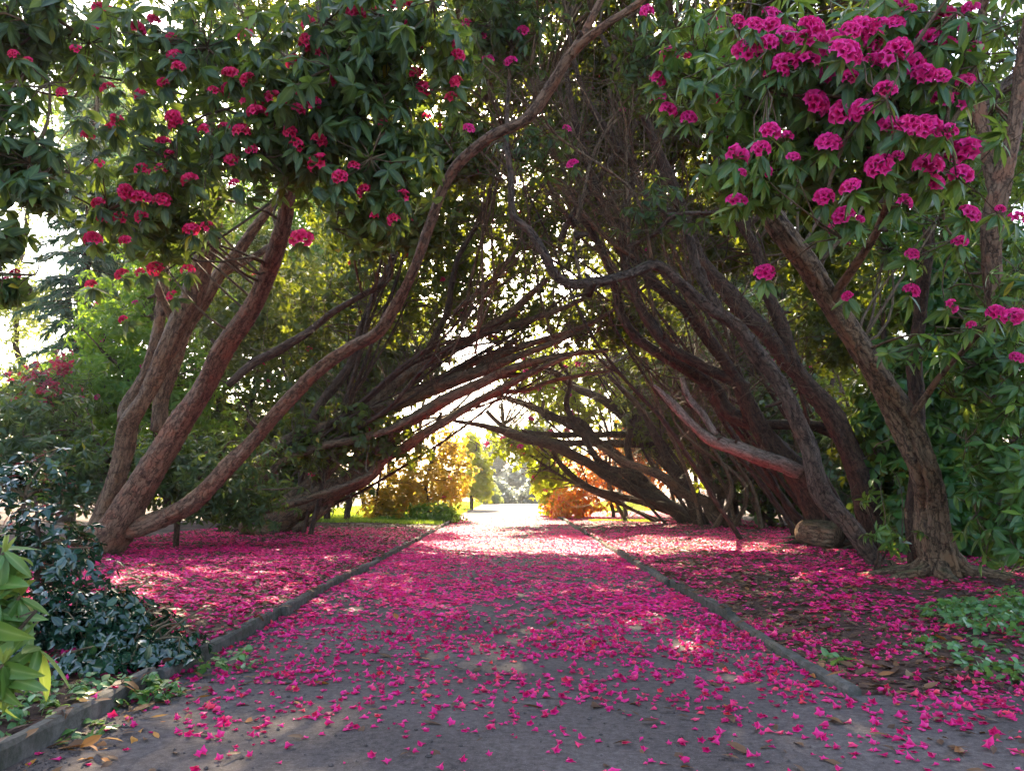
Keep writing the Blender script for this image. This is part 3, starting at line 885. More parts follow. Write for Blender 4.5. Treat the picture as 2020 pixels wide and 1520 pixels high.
tall_tree, tall_stems = tree('rhododendron_tree', 'tall dark rhododendron tree with two crossing limbs behind the cracked trunk', 'tree', [
    ('trunk', [(1752, 1082, 14.0, 38), (1742, 1050, 14.0, 33), (1713, 985, 13.9, 32), (1680, 894, 13.7, 28), (1639, 824, 13.5, 26), (1590, 757, 13.4, 21), (1558, 695, 13.3, 18), (1540, 633, 13.2, 16), (1510, 562, 13.1, 14), (1488, 490, 13.0, 13), (1455, 430, 12.9, 12), (1420, 340, 12.8, 10), (1400, 230, 12.7, 8), (1390, 120, 12.6, 6)], None),
    ('branch', [(1580, 745, 13.4, 18), (1540, 695, 13.3, 20), (1506, 654, 13.2, 22), (1465, 612, 13.1, 22), (1420, 560, 13.0, 19), (1372, 490, 12.9, 16), (1341, 400, 12.8, 14), (1304, 313, 12.7, 12), (1275, 240, 12.6, 10), (1230, 150, 12.5, 8), (1180, 60, 12.4, 5)], None),
    ('branch', [(1735, 1040, 14.1, 12), (1700, 985, 14.2, 12), (1740, 920, 14.3, 12), (1780, 860, 14.4, 11), (1800, 800, 14.5, 8)], None),
    ('branch', [(1470, 450, 12.9, 9), (1540, 380, 12.7, 9), (1600, 290, 12.5, 8), (1650, 180, 12.3, 7), (1690, 60, 12.1, 6), (1700, -20, 12.0, 5)], None),
], B_dark, sides=16, base=(at(1752, 1082, 14.0)[0], 14.0, 0))

arch_tree, arch_stems = tree('rhododendron_tree', 'far right rhododendron tree with low stems arching left over the sunlit path', 'tree', [
    ('trunk', [(1372, 1036, 24, 20), (1307, 989, 23.8, 15), (1249, 968, 23.6, 13), (1202, 940, 23.4, 13), (1147, 905, 23.2, 12), (1092, 877, 23.0, 12), (1040, 866, 22.8, 11), (1004, 855, 22.6, 10), (945, 838, 22.4, 7), (895, 829, 22.2, 4)], None),
    ('branch', [(1360, 1028, 24, 17), (1299, 977, 24, 14), (1241, 923, 24, 13), (1183, 873, 24, 12), (1130, 840, 23.9, 10), (1060, 808, 23.8, 9), (1000, 785, 23.7, 6), (960, 775, 23.6, 4)], None),
    ('branch', [(1280, 970, 23.9, 12), (1230, 935, 23.6, 11), (1183, 923, 23.4, 12), (1125, 893, 23.2, 12), (1060, 872, 23.0, 9), (1000, 845, 22.8, 7), (960, 810, 22.6, 5)], None),
    ('branch', [(1320, 915, 24.2, 11), (1274, 877, 24.2, 10), (1224, 818, 24.2, 11), (1190, 790, 24.1, 11), (1141, 766, 24.0, 10), (1100, 737, 24.0, 8), (1050, 720, 24, 6)], None),
    ('branch', [(1400, 880, 24.6, 9), (1274, 877, 24.4, 9), (1180, 874, 24.2, 9), (1100, 871, 24.0, 7), (1030, 850, 23.8, 5)], None),
    ('branch', [(1380, 852, 25.0, 7), (1280, 857, 24.8, 8), (1170, 856, 24.6, 8), (1090, 858, 24.4, 7), (1040, 850, 24.2, 4)], None),
    ('branch', [(1205, 945, 23.4, 10), (1150, 860, 23.3, 7), (1118, 800, 23.2, 7), (1125, 750, 23.1, 5), (1090, 700, 23, 4)], None),
    ('branch', [(1183, 873, 24, 8), (1140, 830, 23.9, 8), (1075, 820, 23.8, 7), (1072, 790, 23.8, 4)], None),
    ('branch', [(1250, 930, 24, 9), (1238, 880, 23.6, 8), (1250, 820, 23.4, 7), (1260, 760, 23.3, 5)], None),
    ('branch', [(1330, 1010, 24.2, 11), (1250, 985, 24.1, 9), (1160, 960, 24.0, 8), (1110, 920, 23.9, 7), (1090, 890, 23.8, 5)], None),
], B_dark, sides=12, base=(at(1372, 1036, 24)[0], 24, 0))

root_tree, root_stems = tree('rhododendron_tree', 'pale-stemmed rhododendron clump of crooked low limbs right of the arching stems', 'tree', [
    ('trunk', [(1452, 1034, 22, 14), (1407, 1014, 21.9, 16), (1390, 989, 21.9, 14), (1349, 972, 21.8, 13), (1299, 938, 21.7, 11), (1237, 911, 21.6, 8), (1180, 880, 21.5, 5)], None),
    ('branch', [(1525, 1030, 22, 9), (1473, 998, 21.9, 11), (1423, 969, 21.9, 11), (1390, 930, 21.8, 10), (1374, 882, 21.7, 8), (1350, 840, 21.7, 6), (1330, 790, 21.7, 5)], None),
    ('branch', [(1430, 1028, 22, 12), (1419, 1000, 22, 10), (1432, 960, 22, 9), (1473, 915, 22, 7), (1500, 880, 22, 5)], None),
    ('branch', [(1410, 1010, 21.9, 10), (1400, 960, 21.9, 9), (1395, 910, 21.9, 8), (1398, 860, 21.9, 6)], None),
    ('branch', [(1380, 1030, 22.4, 14), (1350, 950, 22.4, 14), (1315, 905, 22.4, 12), (1291, 860, 22.4, 10), (1260, 800, 22.4, 7), (1200, 740, 22.4, 5)], B_dark),
    ('branch', [(1450, 1020, 22.3, 13), (1440, 960, 22.4, 13), (1420, 900, 22.5, 10), (1370, 850, 22.6, 7)], B_dark),
], B_brown, sides=12, base=(at(1452, 1034, 22)[0], 22, 0))

edge_tree, edge_stems = tree('rhododendron_tree', 'upright rhododendron tree with red-brown trunk at the right edge of the picture', 'tree', [
    ('trunk', [(2085, 1120, 9.6, 34), (2050, 1000, 9.5, 30), (2020, 860, 9.3, 26), (1990, 740, 9.1, 23), (1968, 620, 8.9, 22), (1958, 520, 8.8, 23), (1962, 430, 8.6, 25), (1980, 340, 8.5, 23), (2000, 240, 8.4, 20), (2018, 130, 8.3, 19), (2035, 20, 8.2, 16), (2050, -80, 8.1, 12)], None),
    ('branch', [(1968, 390, 8.6, 17), (1945, 290, 8.6, 17), (1928, 190, 8.6, 17), (1928, 100, 8.6, 15), (1940, 10, 8.6, 12), (1950, -60, 8.6, 9)], None),
    ('branch', [(1935, 215, 8.6, 12), (1975, 170, 8.9, 12), (2030, 130, 9.2, 10)], B_dark),
], B_red, sides=18, base=(at(2085, 1120, 9.6)[0], 9.6, 0))

# surface roots spreading from the nearest trunks
for rt, rr, nr in ((near_tree, .3, 7), (red_tree, .24, 6), (edge_tree, .22, 5), (flaky_tree, .13, 4), (thick_tree, .4, 6), (tall_tree, .3, 5), (bundle_tree, .36, 6)):
    b0 = np.array(rt.location)
    for k in range(nr):
        a = 2 * math.pi * (k + rng.uniform(-.3, .3)) / nr
        d = np.array([math.cos(a), math.sin(a), 0])
        L = rr * rng.uniform(2.6, 4.4)
        sd = np.array([-d[1], d[0], 0]) * rng.uniform(-.3, .3) * L
        ps = np.array([b0 + d * rr * .35 + [0, 0, rr * 1.1], b0 + d * rr * 1.0 + [0, 0, rr * .45], b0 + d * L * .6 + sd * .5 + [0, 0, .10], b0 + d * L + sd + [0, 0, .02]])
        Q = catmull(np.column_stack([ps, [rr * .34, rr * .3, rr * .17, rr * .08]]), .06)
        V, F4, F3, co = tube(Q[:, :3], Q[:, 3], 9, .12, .05)
        sub('root', V, [F4, F3], rt, [B_dark if rt in (thick_tree, tall_tree, bundle_tree) else B_brown], {'barkco': co})

# ------------------------------------------------------------------ the many thin stems that make the tunnel


def ground_px(px, Y):
    return at(px, 760 + F_PX * math.tan(PITCH + math.atan(CAM_H / Y)), Y)


def thin_stems(root, stems, n, bx, by, ex, ey, Y0, Y1, r, mat, bow=0.25):
    for k in range(n):
        Ya = rng.uniform(Y0, Y1)
        a = ground_px(rng.uniform(*bx), Ya) if by is None else at(rng.uniform(*bx), rng.uniform(*by), Ya)
        b = at(rng.uniform(*ex), rng.uniform(*ey), Ya + rng.uniform(-1.2, 0.6))
        if by is not None:
            S0 = np.vstack(stems)
            a = S0[np.argmin(np.linalg.norm(S0 - a, axis=1))]
        d = b - a
        up = np.array([0, 0, 1.0]) * np.linalg.norm(d) * rng.uniform(-0.5, 1) * bow * 0.5
        P = np.array([a, a + d * 0.3 + up * .7 + rng.normal(0, .12, 3), a + d * 0.62 + up + rng.normal(0, .2, 3), b])
        rr = rng.uniform(*r)
        Q = catmull(np.column_stack([P, np.array([rr, rr * .85, rr * .65, rr * .3])]), 0.16)
        k2 = np.linspace(0, len(Q) * .3, len(Q))
        for ax in range(3):
            Q[:, ax] += 0.05 * np.sin(k2 * .8 + rng.uniform(0, 6)) * np.minimum(1, np.arange(len(Q)) / 5)
        if by is None:
            Q = np.vstack([Q[0] - [0, 0, .3, 0], Q])
        V, F4, F3, co = tube(Q[:, :3], Q[:, 3], 7, 0.1, 0.05)
        sub('branch', V, [F4, F3], root, [mat], {'barkco': co})
        stems.append(Q[:, :3])
        # a fork or two
        for j in range(rng.integers(1, 3)):
            i0 = int(len(Q) * rng.uniform(.35, .8))
            e = Q[i0, :3] + norm(d) * rng.uniform(.8, 2.0) + rng.normal(0, .5, 3) + [0, 0, .4]
            V, F4, F3, co = bezier_twig(Q[i0, :3], e, Q[i0, 3] * .6, .008, 7, .12, 5)
            sub('branch', V, [F4, F3], root, [mat], {'barkco': co})
            stems.append(np.linspace(Q[i0, :3], e, 8))


thin_stems(thick_tree, thick_stems, 8, (1450, 1640), None, (1000, 1330), (330, 690), 15, 18.5, (.035, .075), B_dark)
thin_stems(tall_tree, tall_stems, 4, (1600, 1780), None, (1250, 1500), (250, 560), 14, 17, (.035, .07), B_dark)
thin_stems(arch_tree, arch_stems, 6, (1290, 1420), None, (900, 1200), (690, 850), 22.5, 25.5, (.04, .09), B_dark)
thin_stems(root_tree, root_stems, 4, (1380, 1560), None, (1150, 1380), (560, 800), 20, 23, (.035, .075), B_brown)
thin_stems(bundle_tree, bundle_stems, 12, (480, 690), (820, 1010), (960, 1230), (560, 740), 17, 18.6, (.03, .065), B_dark, .12)
thin_stems(bundle_tree, bundle_stems, 6, (470, 640), None, (760, 1000), (300, 600), 17.5, 20, (.035, .07), B_dark)

thin_stems(thick_tree, thick_stems, 14, (1130, 1480), (430, 690), (960, 1330), (90, 400), 13, 15.5, (.02, .05), B_brown, .5)
thin_stems(bundle_tree, bundle_stems, 9, (850, 1080), (560, 760), (900, 1200), (150, 480), 15, 17.5, (.02, .045), B_brown, .45)
thin_stems(flaky_tree, flaky_stems, 7, (1040, 1330), (420, 560), (980, 1300), (120, 400), 9.4, 10.4, (.012, .026), B_brown, .6)
# broken stubs and knots on the trunks
for rt, st, nn in ((near_tree, near_stems, 7), (red_tree, red_stems, 9), (edge_tree, edge_stems, 4), (flaky_tree, flaky_stems, 6), (thick_tree, thick_stems, 9), (tall_tree, tall_stems, 6), (bundle_tree, bundle_stems, 9)):
    for k in range(nn):
        s = st[rng.integers(min(5, len(st)))]
        q = s[int(len(s) * rng.uniform(.12, .6))]
        d = norm(rng.normal(size=3) + [0, -.6, .5])
        L = rng.uniform(.14, .34)
        pp = np.array([q, q + d * L * .6, q + d * L + rng.normal(0, .02, 3)])
        r0_ = rng.uniform(.025, .05)
        V, F4, F3, co = tube(catmull(pp, .04), np.linspace(r0_ * 1.5, r0_ * .55, len(catmull(pp, .04))), 8, .15, .1)
        sub('broken_stub', V, [F4, F3], rt, [B_dark], {'barkco': co})

# ------------------------------------------------------------------ crowns
def crown(root, stems, blobs, n, L, Wr, K=(6, 9), mat=None, nobj=0, nsub=60, clump=0.22, nclump=60, tpl=(T_MD, T_LO), e=(-60, 10), extraP=None, extraD=None, extraL=None, px_min=9, up=0.55, out=0.6, twigs=True, far_d=11.0, r0=0.02):
    P, D = blob_pts(blobs, n, clump, nclump)
    P[:, 2] = np.maximum(P[:, 2], 0.25)
    D = norm(D * out + np.array([0, -0.15, up]) + rng.normal(0, 0.3, P.shape))
    lv = rosettes(P, D, K[0], K[1], L, Wr, *e)
    if extraP is not None and len(extraP):
        lv = cat(lv, rosettes(extraP, extraD, 7, 10, extraL or L, Wr, -62, -8, 0.15))
        P = np.vstack([P, extraP])
    place_leaves(root, lv, mat, Wr, tpl[0], tpl[1], nobj, px_min=px_min, far_d=far_d)
    if twigs and stems:
        connect(root, P[rng.choice(len(P), min(len(P), 850), replace=False)], stems, r0=r0, nsub=nsub)
    return P


def truss_set(listing, depth, rpx, sizes=None):
    """whorls under the flower heads seen in the photograph -> points, axes, radii"""
    P, D, R = [], [], []
    for t in listing:
        x, y = t[0], t[1]
        Y = depth(x, y) + rng.normal(0, 0.12)
        s = t[2] if len(t) > 2 else 1.0
        p = at(x, y, Y)
        r = rpx * s * Y / F_PX
        d = norm(np.array([rng.normal(0, 0.35), -0.75, 0.85]) + rng.normal(0, 0.2, 3))
        P.append(p - d * r * 0.55)
        D.append(d)
        R.append(r * rng.uniform(0.92, 1.12))
    return np.array(P), np.array(D), np.array(R)


RT = [(1415, 46, .9), (1460, 38, .7), (1490, 39), (1514, 41), (1533, 26), (1470, 89, 1.1), (1490, 94, 1.2), (1514, 77), (1559, 65, 1.1), (1584, 67, 1.1), (1610, 48, 1.15), (1643, 73, 1.35), (1677, 92, 1.3), (1685, 50), (1711, 41, 1.1), (1735, 38), (1720, 65, 1.1), (1716, 84, 1.1), (1769, 38, .9), (1771, 7, .8), (1798, 12, .5), (1774, 85, 1.2), (1730, 111, 1.2), (1757, 109, 1.2), (1805, 121, 1.2), (1826, 137, 1.1), (1858, 140, .9), (1552, 113), (1593, 109), (1545, 133, .8), (1525, 137, .7), (1641, 132, 1.1), (1677, 144, .9), (1750, 168, 1.1), (1863, 185), (1901, 195, 1.15), (1617, 193, 1.3), (1661, 212, 1.1), (1696, 210, 1.1), (1757, 236, 1.2), (1781, 240, 1.1), (1802, 240, 1.1), (1824, 238, 1.2), (1846, 262, .8), (1874, 251, .9), (1896, 287, 1.3), (1899, 333, 1.2), (1832, 315, 1.3), (1730, 318, 1.1), (1636, 272, 1.15), (1525, 250, 1.1), (1550, 263, .7), (1501, 287, .8), (1455, 298, 1.1), (1436, 267, .6), (1566, 303, .7), (1514, 333, .6), (1468, 337, .4), (1417, 192, .9), (1357, 227, .7), (1455, 386, .9), (1672, 361, .9), (1788, 392, .8), (1843, 354, .8), (1773, 303, .5), (1626, 380, .9), (1661, 416, .9), (1638, 446, .5), (1699, 428, .4), (1894, 469, .7), (1802, 496, .7), (1921, 414, .9), (1976, 407, .5), (2014, 424, .8), (1904, 152, .8), (1921, 89, 1), (1903, 51, .9), (1863, 20, 1), (1911, 10, .9), (1843, 70, 1.1), (1870, 77, 1), (1355, 106, .4), (1431, 106, .4), (1396, 127, .4), (1508, 529, .9), (1802, 565, .9), (1880, 599, .7), (1966, 609, .9), (2000, 615, 1), (1670, 580, .5), (1916, 637, .4), (1301, 149, .8), (1322, 99, .9), (1294, 185, .8), (1321, 209, .8), (1275, 17, .7), (2010, 700, .6)]
LT = [(200, 9, 1.2), (190, 51, 1), (74, 46, .9), (303, 34), (272, 50), (147, 92, 1.1), (51, 116), (24, 103, .8), (342, 103), (354, 125), (335, 70, .8), (209, 166), (176, 142), (118, 178), (277, 180), (320, 157, .8), (451, 139), (482, 150), (445, 171), (421, 173, .8), (229, 233), (219, 245), (337, 224), (342, 239), (400, 251, .8), (173, 258), (58, 255), (318, 275), (333, 299, .8), (195, 318, .8), (280, 328), (321, 328, .8), (369, 349), (103, 364), (248, 373), (280, 381, 1.2), (318, 388), (190, 395, .8), (204, 422), (239, 424), (275, 422), (181, 465), (376, 446), (404, 441), (243, 470, .8), (460, 356, .7), (482, 378, .6), (441, 243, .8), (475, 250, 1.1), (493, 289), (458, 310), (506, 212, 1.2), (535, 186, 1.3), (575, 181), (616, 195, 1.1), (592, 209), (568, 195, .7), (486, 195), (570, 255), (587, 280), (634, 272), (624, 313, 1.3), (670, 342), (595, 462, 1.3), (578, 116, 1.2), (626, 99, 1.2), (600, 75, 1.2), (616, 137), (605, 39), (665, 150), (482, 62), (633, 212), (702, 17, 1.3), (740, 22, 1.3), (769, 3, 1.4), (810, 3, 1.4), (805, 44, 1.5), (752, 56), (745, 87), (820, 86), (882, 80), (906, 104), (692, 168), (838, 168, 1.1), (817, 137), (897, 156), (887, 186), (755, 239, .8), (841, 226, .6), (699, 321), (766, 316), (713, 371), (798, 380, .9), (773, 428), (738, 421, .6), (27, 536), (7, 551), (236, 536, .8), (178, 555, .7), (274, 532, .7), (303, 524), (369, 527, .8), (337, 579, .7), (239, 626, .6)]
CT = [(923, 41), (950, 67), (1031, 55, 1.3), (962, 111), (1005, 116), (1127, 318), (1121, 251, .8), (926, 248)]

# near right crown
P, D, R = truss_set(RT, lambda x, y: 4.9 + 0.0008 * abs(x - 1720) + max(0, y - 360) * 0.006 + (1.3 if x < 1440 else 0), 24.5)
add_trusses(near_tree, P, D, R)
rb = [pblob(1560, 150, 5.7, 190, 150, 0.7, 1.5), pblob(1760, 120, 5.5, 190, 140, 0.8, 1.6), pblob(1780, 290, 5.7, 140, 120, 0.7, 1.3), pblob(1620, 330, 6.1, 170, 90, 0.6, .8), pblob(1470, 330, 6.4, 90, 120, 0.5, .55), pblob(1400, 130, 6.6, 110, 150, 0.6, .7), pblob(1760, 470, 8.8, 150, 90, 0.5, .6), pblob(1800, 690, 7.6, 60, 60, 0.3, .12), pblob(1650, -110, 9.2, 400, 120, 1.0, 1.0)]
crown(near_tree, near_stems[2:5] + near_stems[:1], rb, 1000, 0.165, 0.155, (6, 9), M_leaf_r, 300, nsub=70, extraP=P - D * 0.03, extraD=D, extraL=0.17, clump=0.2, nclump=70, tpl=(T_MD, T_MD))

# near left crown
P, D, R = truss_set([t for t in LT if t[0] > 160], lambda x, y: 6.4 + 0.0006 * abs(x - 600) + (0.8 if y > 500 else 0), 17)
add_trusses(red_tree, P, D, R, True)
lb = [pblob(640, 160, 6.7, 200, 150, 0.8, 1.5), pblob(760, 100, 6.6, 160, 110, 0.7, 1.0), pblob(740, 330, 6.9, 130, 120, 0.6, .9), pblob(560, 310, 7.0, 130, 90, 0.6, .8), pblob(330, 340, 7.4, 160, 110, 0.8, .9), pblob(290, 440, 7.6, 120, 60, 0.6, .55), pblob(330, 120, 7.2, 220, 130, 0.9, 1.2), pblob(640, -110, 8.6, 420, 130, 1.2, 1.3), pblob(260, -90, 9, 260, 120, 1.0, 0.8), pblob(480, 180, 9.2, 330, 190, 1.0, 1.7), pblob(300, 400, 9.4, 150, 90, .7, .5), pblob(720, 420, 7.0, 90, 60, 0.5, .3), pblob(890, 110, 7.0, 60, 80, .5, .25)]
crown(red_tree, [red_stems[0], red_stems[3], red_stems[6], red_stems[4]], lb, 1750, 0.165, 0.19, (6, 9), M_leaf, 300, nsub=80, extraP=P - D * 0.03, extraD=D, extraL=0.165, clump=0.2, nclump=80, tpl=(T_MD, T_LO), far_d=9.3)

hang_tree, hang_stems = tree('rhododendron_tree', 'shadowed rhododendron branches hanging in from the left edge of the picture', 'tree', [
    ('trunk', [(-420, 1300, 6.3, 40), (-380, 1000, 6.2, 34), (-300, 700, 6.1, 28), (-220, 400, 6.0, 22), (-150, 150, 5.9, 16), (-60, -30, 5.8, 10), (40, -120, 5.7, 7)], None),
    ('branch', [(-230, 430, 6.0, 12), (-140, 360, 5.8, 10), (-60, 340, 5.6, 8), (20, 360, 5.5, 6), (60, 400, 5.4, 4)], None),
    ('branch', [(-300, 700, 6.1, 12), (-180, 620, 5.9, 9), (-80, 560, 5.8, 7), (-10, 540, 5.7, 5)], None),
    ('branch', [(-150, 150, 5.9, 9), (-50, 90, 5.9, 8), (60, 60, 5.9, 6), (150, 70, 5.9, 4)], None),
], B_dark, sides=14, base=(at(-420, 1300, 6.3)[0], 6.3, 0))
P, D, R = truss_set([t for t in LT if t[0] <= 160], lambda x, y: 5.6, 13)
add_trusses(hang_tree, P, D, R, True)
hb_ = [pblob(30, 290, 5.6, 75, 110, .4, .9), pblob(10, 470, 5.6, 40, 70, .3, .2), pblob(5, 560, 5.6, 30, 30, .2, .12), pblob(70, 60, 5.9, 150, 85, .6, 1.3), pblob(-60, 250, 5.8, 80, 200, .5, .8), pblob(75, 370, 5.5, 45, 35, .25, .25)]
crown(hang_tree, hang_stems, hb_, 420, 0.15, 0.17, (6, 9), M_leaf, 300, nsub=60, extraP=P - D * 0.03, extraD=D, clump=.2, nclump=60, tpl=(T_MD, T_MD))

# canopy over the avenue: upper crowns of the trees further back, carried on unseen above to shade the path
cb = [pblob(520, 620, 20, 160, 130, 1.6, .7), pblob(800, 560, 20.5, 190, 140, 1.8, 1.1), pblob(960, 430, 20.5, 170, 170, 2.0, 1.0), pblob(780, 330, 19.5, 220, 200, 2.2, 1.2), pblob(1020, 170, 18.5, 220, 200, 2.0, 1.2), pblob(700, 60, 18, 350, 160, 2.5, 1.2), pblob(680, 860, 17.8, 160, 70, 1.0, .35), pblob(1000, -200, 14.0, 450, 200, 2.5, 2.2), pblob(1060, 610, 20, 160, 80, 1.0, .35), pblob(820, -130, 17, 380, 130, 2.0, 1.3), pblob(765, 440, 15.5, 120, 80, .9, .4), pblob(895, 300, 14.5, 90, 80, .9, .4)]  # clumps above view and the last two added to block sun on the path
P = crown(bundle_tree, bundle_stems[3:], cb, 14500, 0.2, 0.23, (5, 8), M_mid, 0, nsub=240, clump=0.12, nclump=110, tpl=(T_LO, T_LO), r0=0.03)
Pt = P[rng.choice(len(P), 130, replace=False)]
add_trusses(bundle_tree, Pt + [0, 0, 0.03], np.tile([0, -0.6, 0.8], (len(Pt), 1)) + rng.normal(0, 0.3, (len(Pt), 3)), rng.uniform(0.06, 0.1, len(Pt)), True)
tangle(bundle_tree, bundle_stems, 1300, (0.5, 1.8), 0.011, 0.5)

cb = [pblob(1160, 390, 18.5, 180, 160, 1.3, 0.65), pblob(1240, 180, 16.5, 200, 180, 1.6, 1.2), pblob(1380, 450, 17.5, 160, 130, 1.2, .6), pblob(1180, -150, 14, 350, 180, 2.0, 1.4), pblob(1230, 620, 19, 140, 80, 1.0, .3)]
P = crown(thick_tree, thick_stems, cb, 7600, 0.2, 0.22, (5, 8), M_mid, 0, nsub=160, clump=0.12, nclump=90, tpl=(T_LO, T_LO), r0=0.028)
tangle(thick_tree, thick_stems, 1300, (0.4, 1.6), 0.007, 0.3, zmin=1.2)
Pt = P[rng.choice(len(P), 40, replace=False)]
add_trusses(thick_tree, Pt, np.tile([0, -0.6, 0.8], (len(Pt), 1)) + rng.normal(0, 0.3, (len(Pt), 3)), rng.uniform(0.06, 0.09, len(Pt)))

P, D, R = truss_set(CT, lambda x, y: 9.3, 13)
add_trusses(flaky_tree, P, D, R)
cb = [pblob(990, 60, 9.6, 120, 110, 0.8, 1.0), pblob(1060, 300, 9.8, 90, 60, 0.5, .12), pblob(1310, 420, 9.6, 110, 60, 0.5, .13), pblob(1200, -120, 9.6, 250, 130, 1.0, 1.2), pblob(900, -130, 9.8, 200, 130, 1.2, 1.0), pblob(1300, 120, 9.8, 120, 110, .8, .6)]  # unseen clumps over the top edge added to keep the foreground in shade
crown(flaky_tree, flaky_stems, cb, 1250, 0.165, 0.165, (6, 9), M_leaf, 0, nsub=50, extraP=P - D * 0.03, extraD=D, clump=0.2, nclump=50, tpl=(T_MD, T_LO), far_d=9.0)
tangle(flaky_tree, flaky_stems, 800, (0.3, 1.3), 0.0055, 0.3, zmin=2.4, hang=0.12)

cb = [pblob(1450, 200, 15.5, 200, 190, 1.5, 1.2), pblob(1620, 420, 15.5, 180, 160, 1.3, 1.0), pblob(1600, 60, 14.5, 250, 150, 1.6, 1.1), pblob(1560, -150, 13, 350, 150, 2, 1.2), pblob(1660, 640, 16, 120, 110, 1.0, .5), pblob(1700, 850, 14.8, 70, 90, 0.8, .25)]
P = crown(tall_tree, tall_stems, cb, 6500, 0.2, 0.22, (5, 8), M_mid, 0, nsub=140, clump=0.14, nclump=80, tpl=(T_LO, T_LO), r0=0.025)
tangle(tall_tree, tall_stems, 300, (0.4, 1.5), 0.009, 0.3)
Pt = P[rng.choice(len(P), 40, replace=False)]
add_trusses(tall_tree, Pt, np.tile([0, -0.6, 0.8], (len(Pt), 1)) + rng.normal(0, 0.3, (len(Pt), 3)), rng.uniform(0.06, 0.09, len(Pt)))

cb = [pblob(1130, 770, 26.5, 130, 70, 1.6, 1.0), pblob(1060, 720, 26.5, 110, 60, 1.5, .7), pblob(1030, 870, 25.5, 90, 40, 1.0, .45), pblob(1220, 700, 26.5, 100, 80, 1.6, .8), pblob(1080, 920, 26.0, 50, 40, .8, .3)]
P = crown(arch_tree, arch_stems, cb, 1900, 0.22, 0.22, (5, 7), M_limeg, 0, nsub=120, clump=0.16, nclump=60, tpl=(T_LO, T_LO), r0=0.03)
Pt = P[rng.choice(len(P), 70, replace=False)]
add_trusses(arch_tree, Pt, np.tile([0, -0.7, 0.5], (len(Pt), 1)) + rng.normal(0, 0.4, (len(Pt), 3)), rng.uniform(0.09, 0.14, len(Pt)))
tangle(arch_tree, arch_stems, 600, (0.5, 2.0), 0.010, 0.4, zmin=0.8)
tangle(root_tree, root_stems, 500, (0.5, 2.0), 0.009, 0.6, zmin=0.3)
cb = [pblob(1330, 800, 23.5, 110, 90, 1.2, .5), pblob(1450, 740, 23.0, 110, 110, 1.2, .6)]
crown(root_tree, root_stems, cb, 1800, 0.2, 0.22, (5, 7), M_mid, 0, nsub=50, tpl=(T_LO, T_LO))

cb = [pblob(1970, 60, 9.6, 110, 120, .6, .6), pblob(1960, 300, 10, 100, 130, .6, .6), pblob(1960, 520, 10, 110, 130, .6, .7), pblob(1990, 560, 7.9, 40, 40, .3, .1), pblob(1965, 720, 8.0, 80, 120, .6, .8), pblob(1975, 900, 8.1, 75, 110, .6, .8), pblob(1990, 1040, 8.0, 60, 70, .5, .5), pblob(1890, 720, 8.3, 50, 60, .3, .2), pblob(2060, 800, 8.6, 90, 250, .7, .8), pblob(2030, -120, 8.2, 200, 150, 1, .6)]
crown(edge_tree, edge_stems, cb, 900, 0.17, 0.16, (6, 9), M_leaf_r, 300, nsub=70, clump=0.22, nclump=60, tpl=(T_MD, T_LO), far_d=9.0)
tangle(edge_tree, edge_stems, 120, (0.3, 1.2), 0.007, 0.1, zmin=0.5)
# ------------------------------------------------------------------ plants behind and between
def shrub(name, label, catg, px, Y, stems_px, blobs, n, L, Wr, mat, K=(5, 8), bark=B_dark, nclump=50, clump=0.16, e=(-50, 20), nobj=0, tpl=(T_LO, T_LO), group=None, tw=40, r0=0.02, part='crown', base=None, far_d=11, trusses=0, tr=(0.06, 0.09), px_min=9):
    b = at(px, 760, Y) if base is None else np.array(base, float)
    b[2] = 0
    root = thing(name, label, catg, b, group)
    S = []
    for s in stems_px:
        P, R = stem_path(s, 0.3)
        if P[0, 2] < 0.6:
            P = np.vstack([[P[0, 0], P[0, 1], -0.3], P])
            R = np.concatenate([[R[0] * 1.1], R])
        V, F4, F3, co = tube(P, R, 9, 0.08, 0.05)
        sub('trunk', V, [F4, F3], root, [bark], {'barkco': co})
        S.append(P)
    if Y > 12:
        n = int(n * (1.9 if Y < 60 else 1))
    P, D = blob_pts(blobs, n, clump, nclump)
    P[:, 2] = np.maximum(P[:, 2], 0.12)
    D = norm(D * 0.6 + np.array([0, 0, 0.55]) + rng.normal(0, 0.3, P.shape))
    lv = rosettes(P, D, K[0], K[1], L, Wr, *e)
    place_leaves(root, lv, mat, Wr, tpl[0], tpl[1], nobj, name=part, far_d=far_d, px_min=px_min)
    if tw and S:
        connect(root, P[rng.choice(len(P), min(len(P), tw * 2), replace=False)], S, r0=r0, nsub=tw)
    if trusses:
        pick = rng.choice(len(P), trusses, replace=False)
        add_trusses(root, P[pick] + D[pick] * 0.05, D[pick] + [0, -0.6, 0.2], rng.uniform(*tr, trusses))
    return root, P


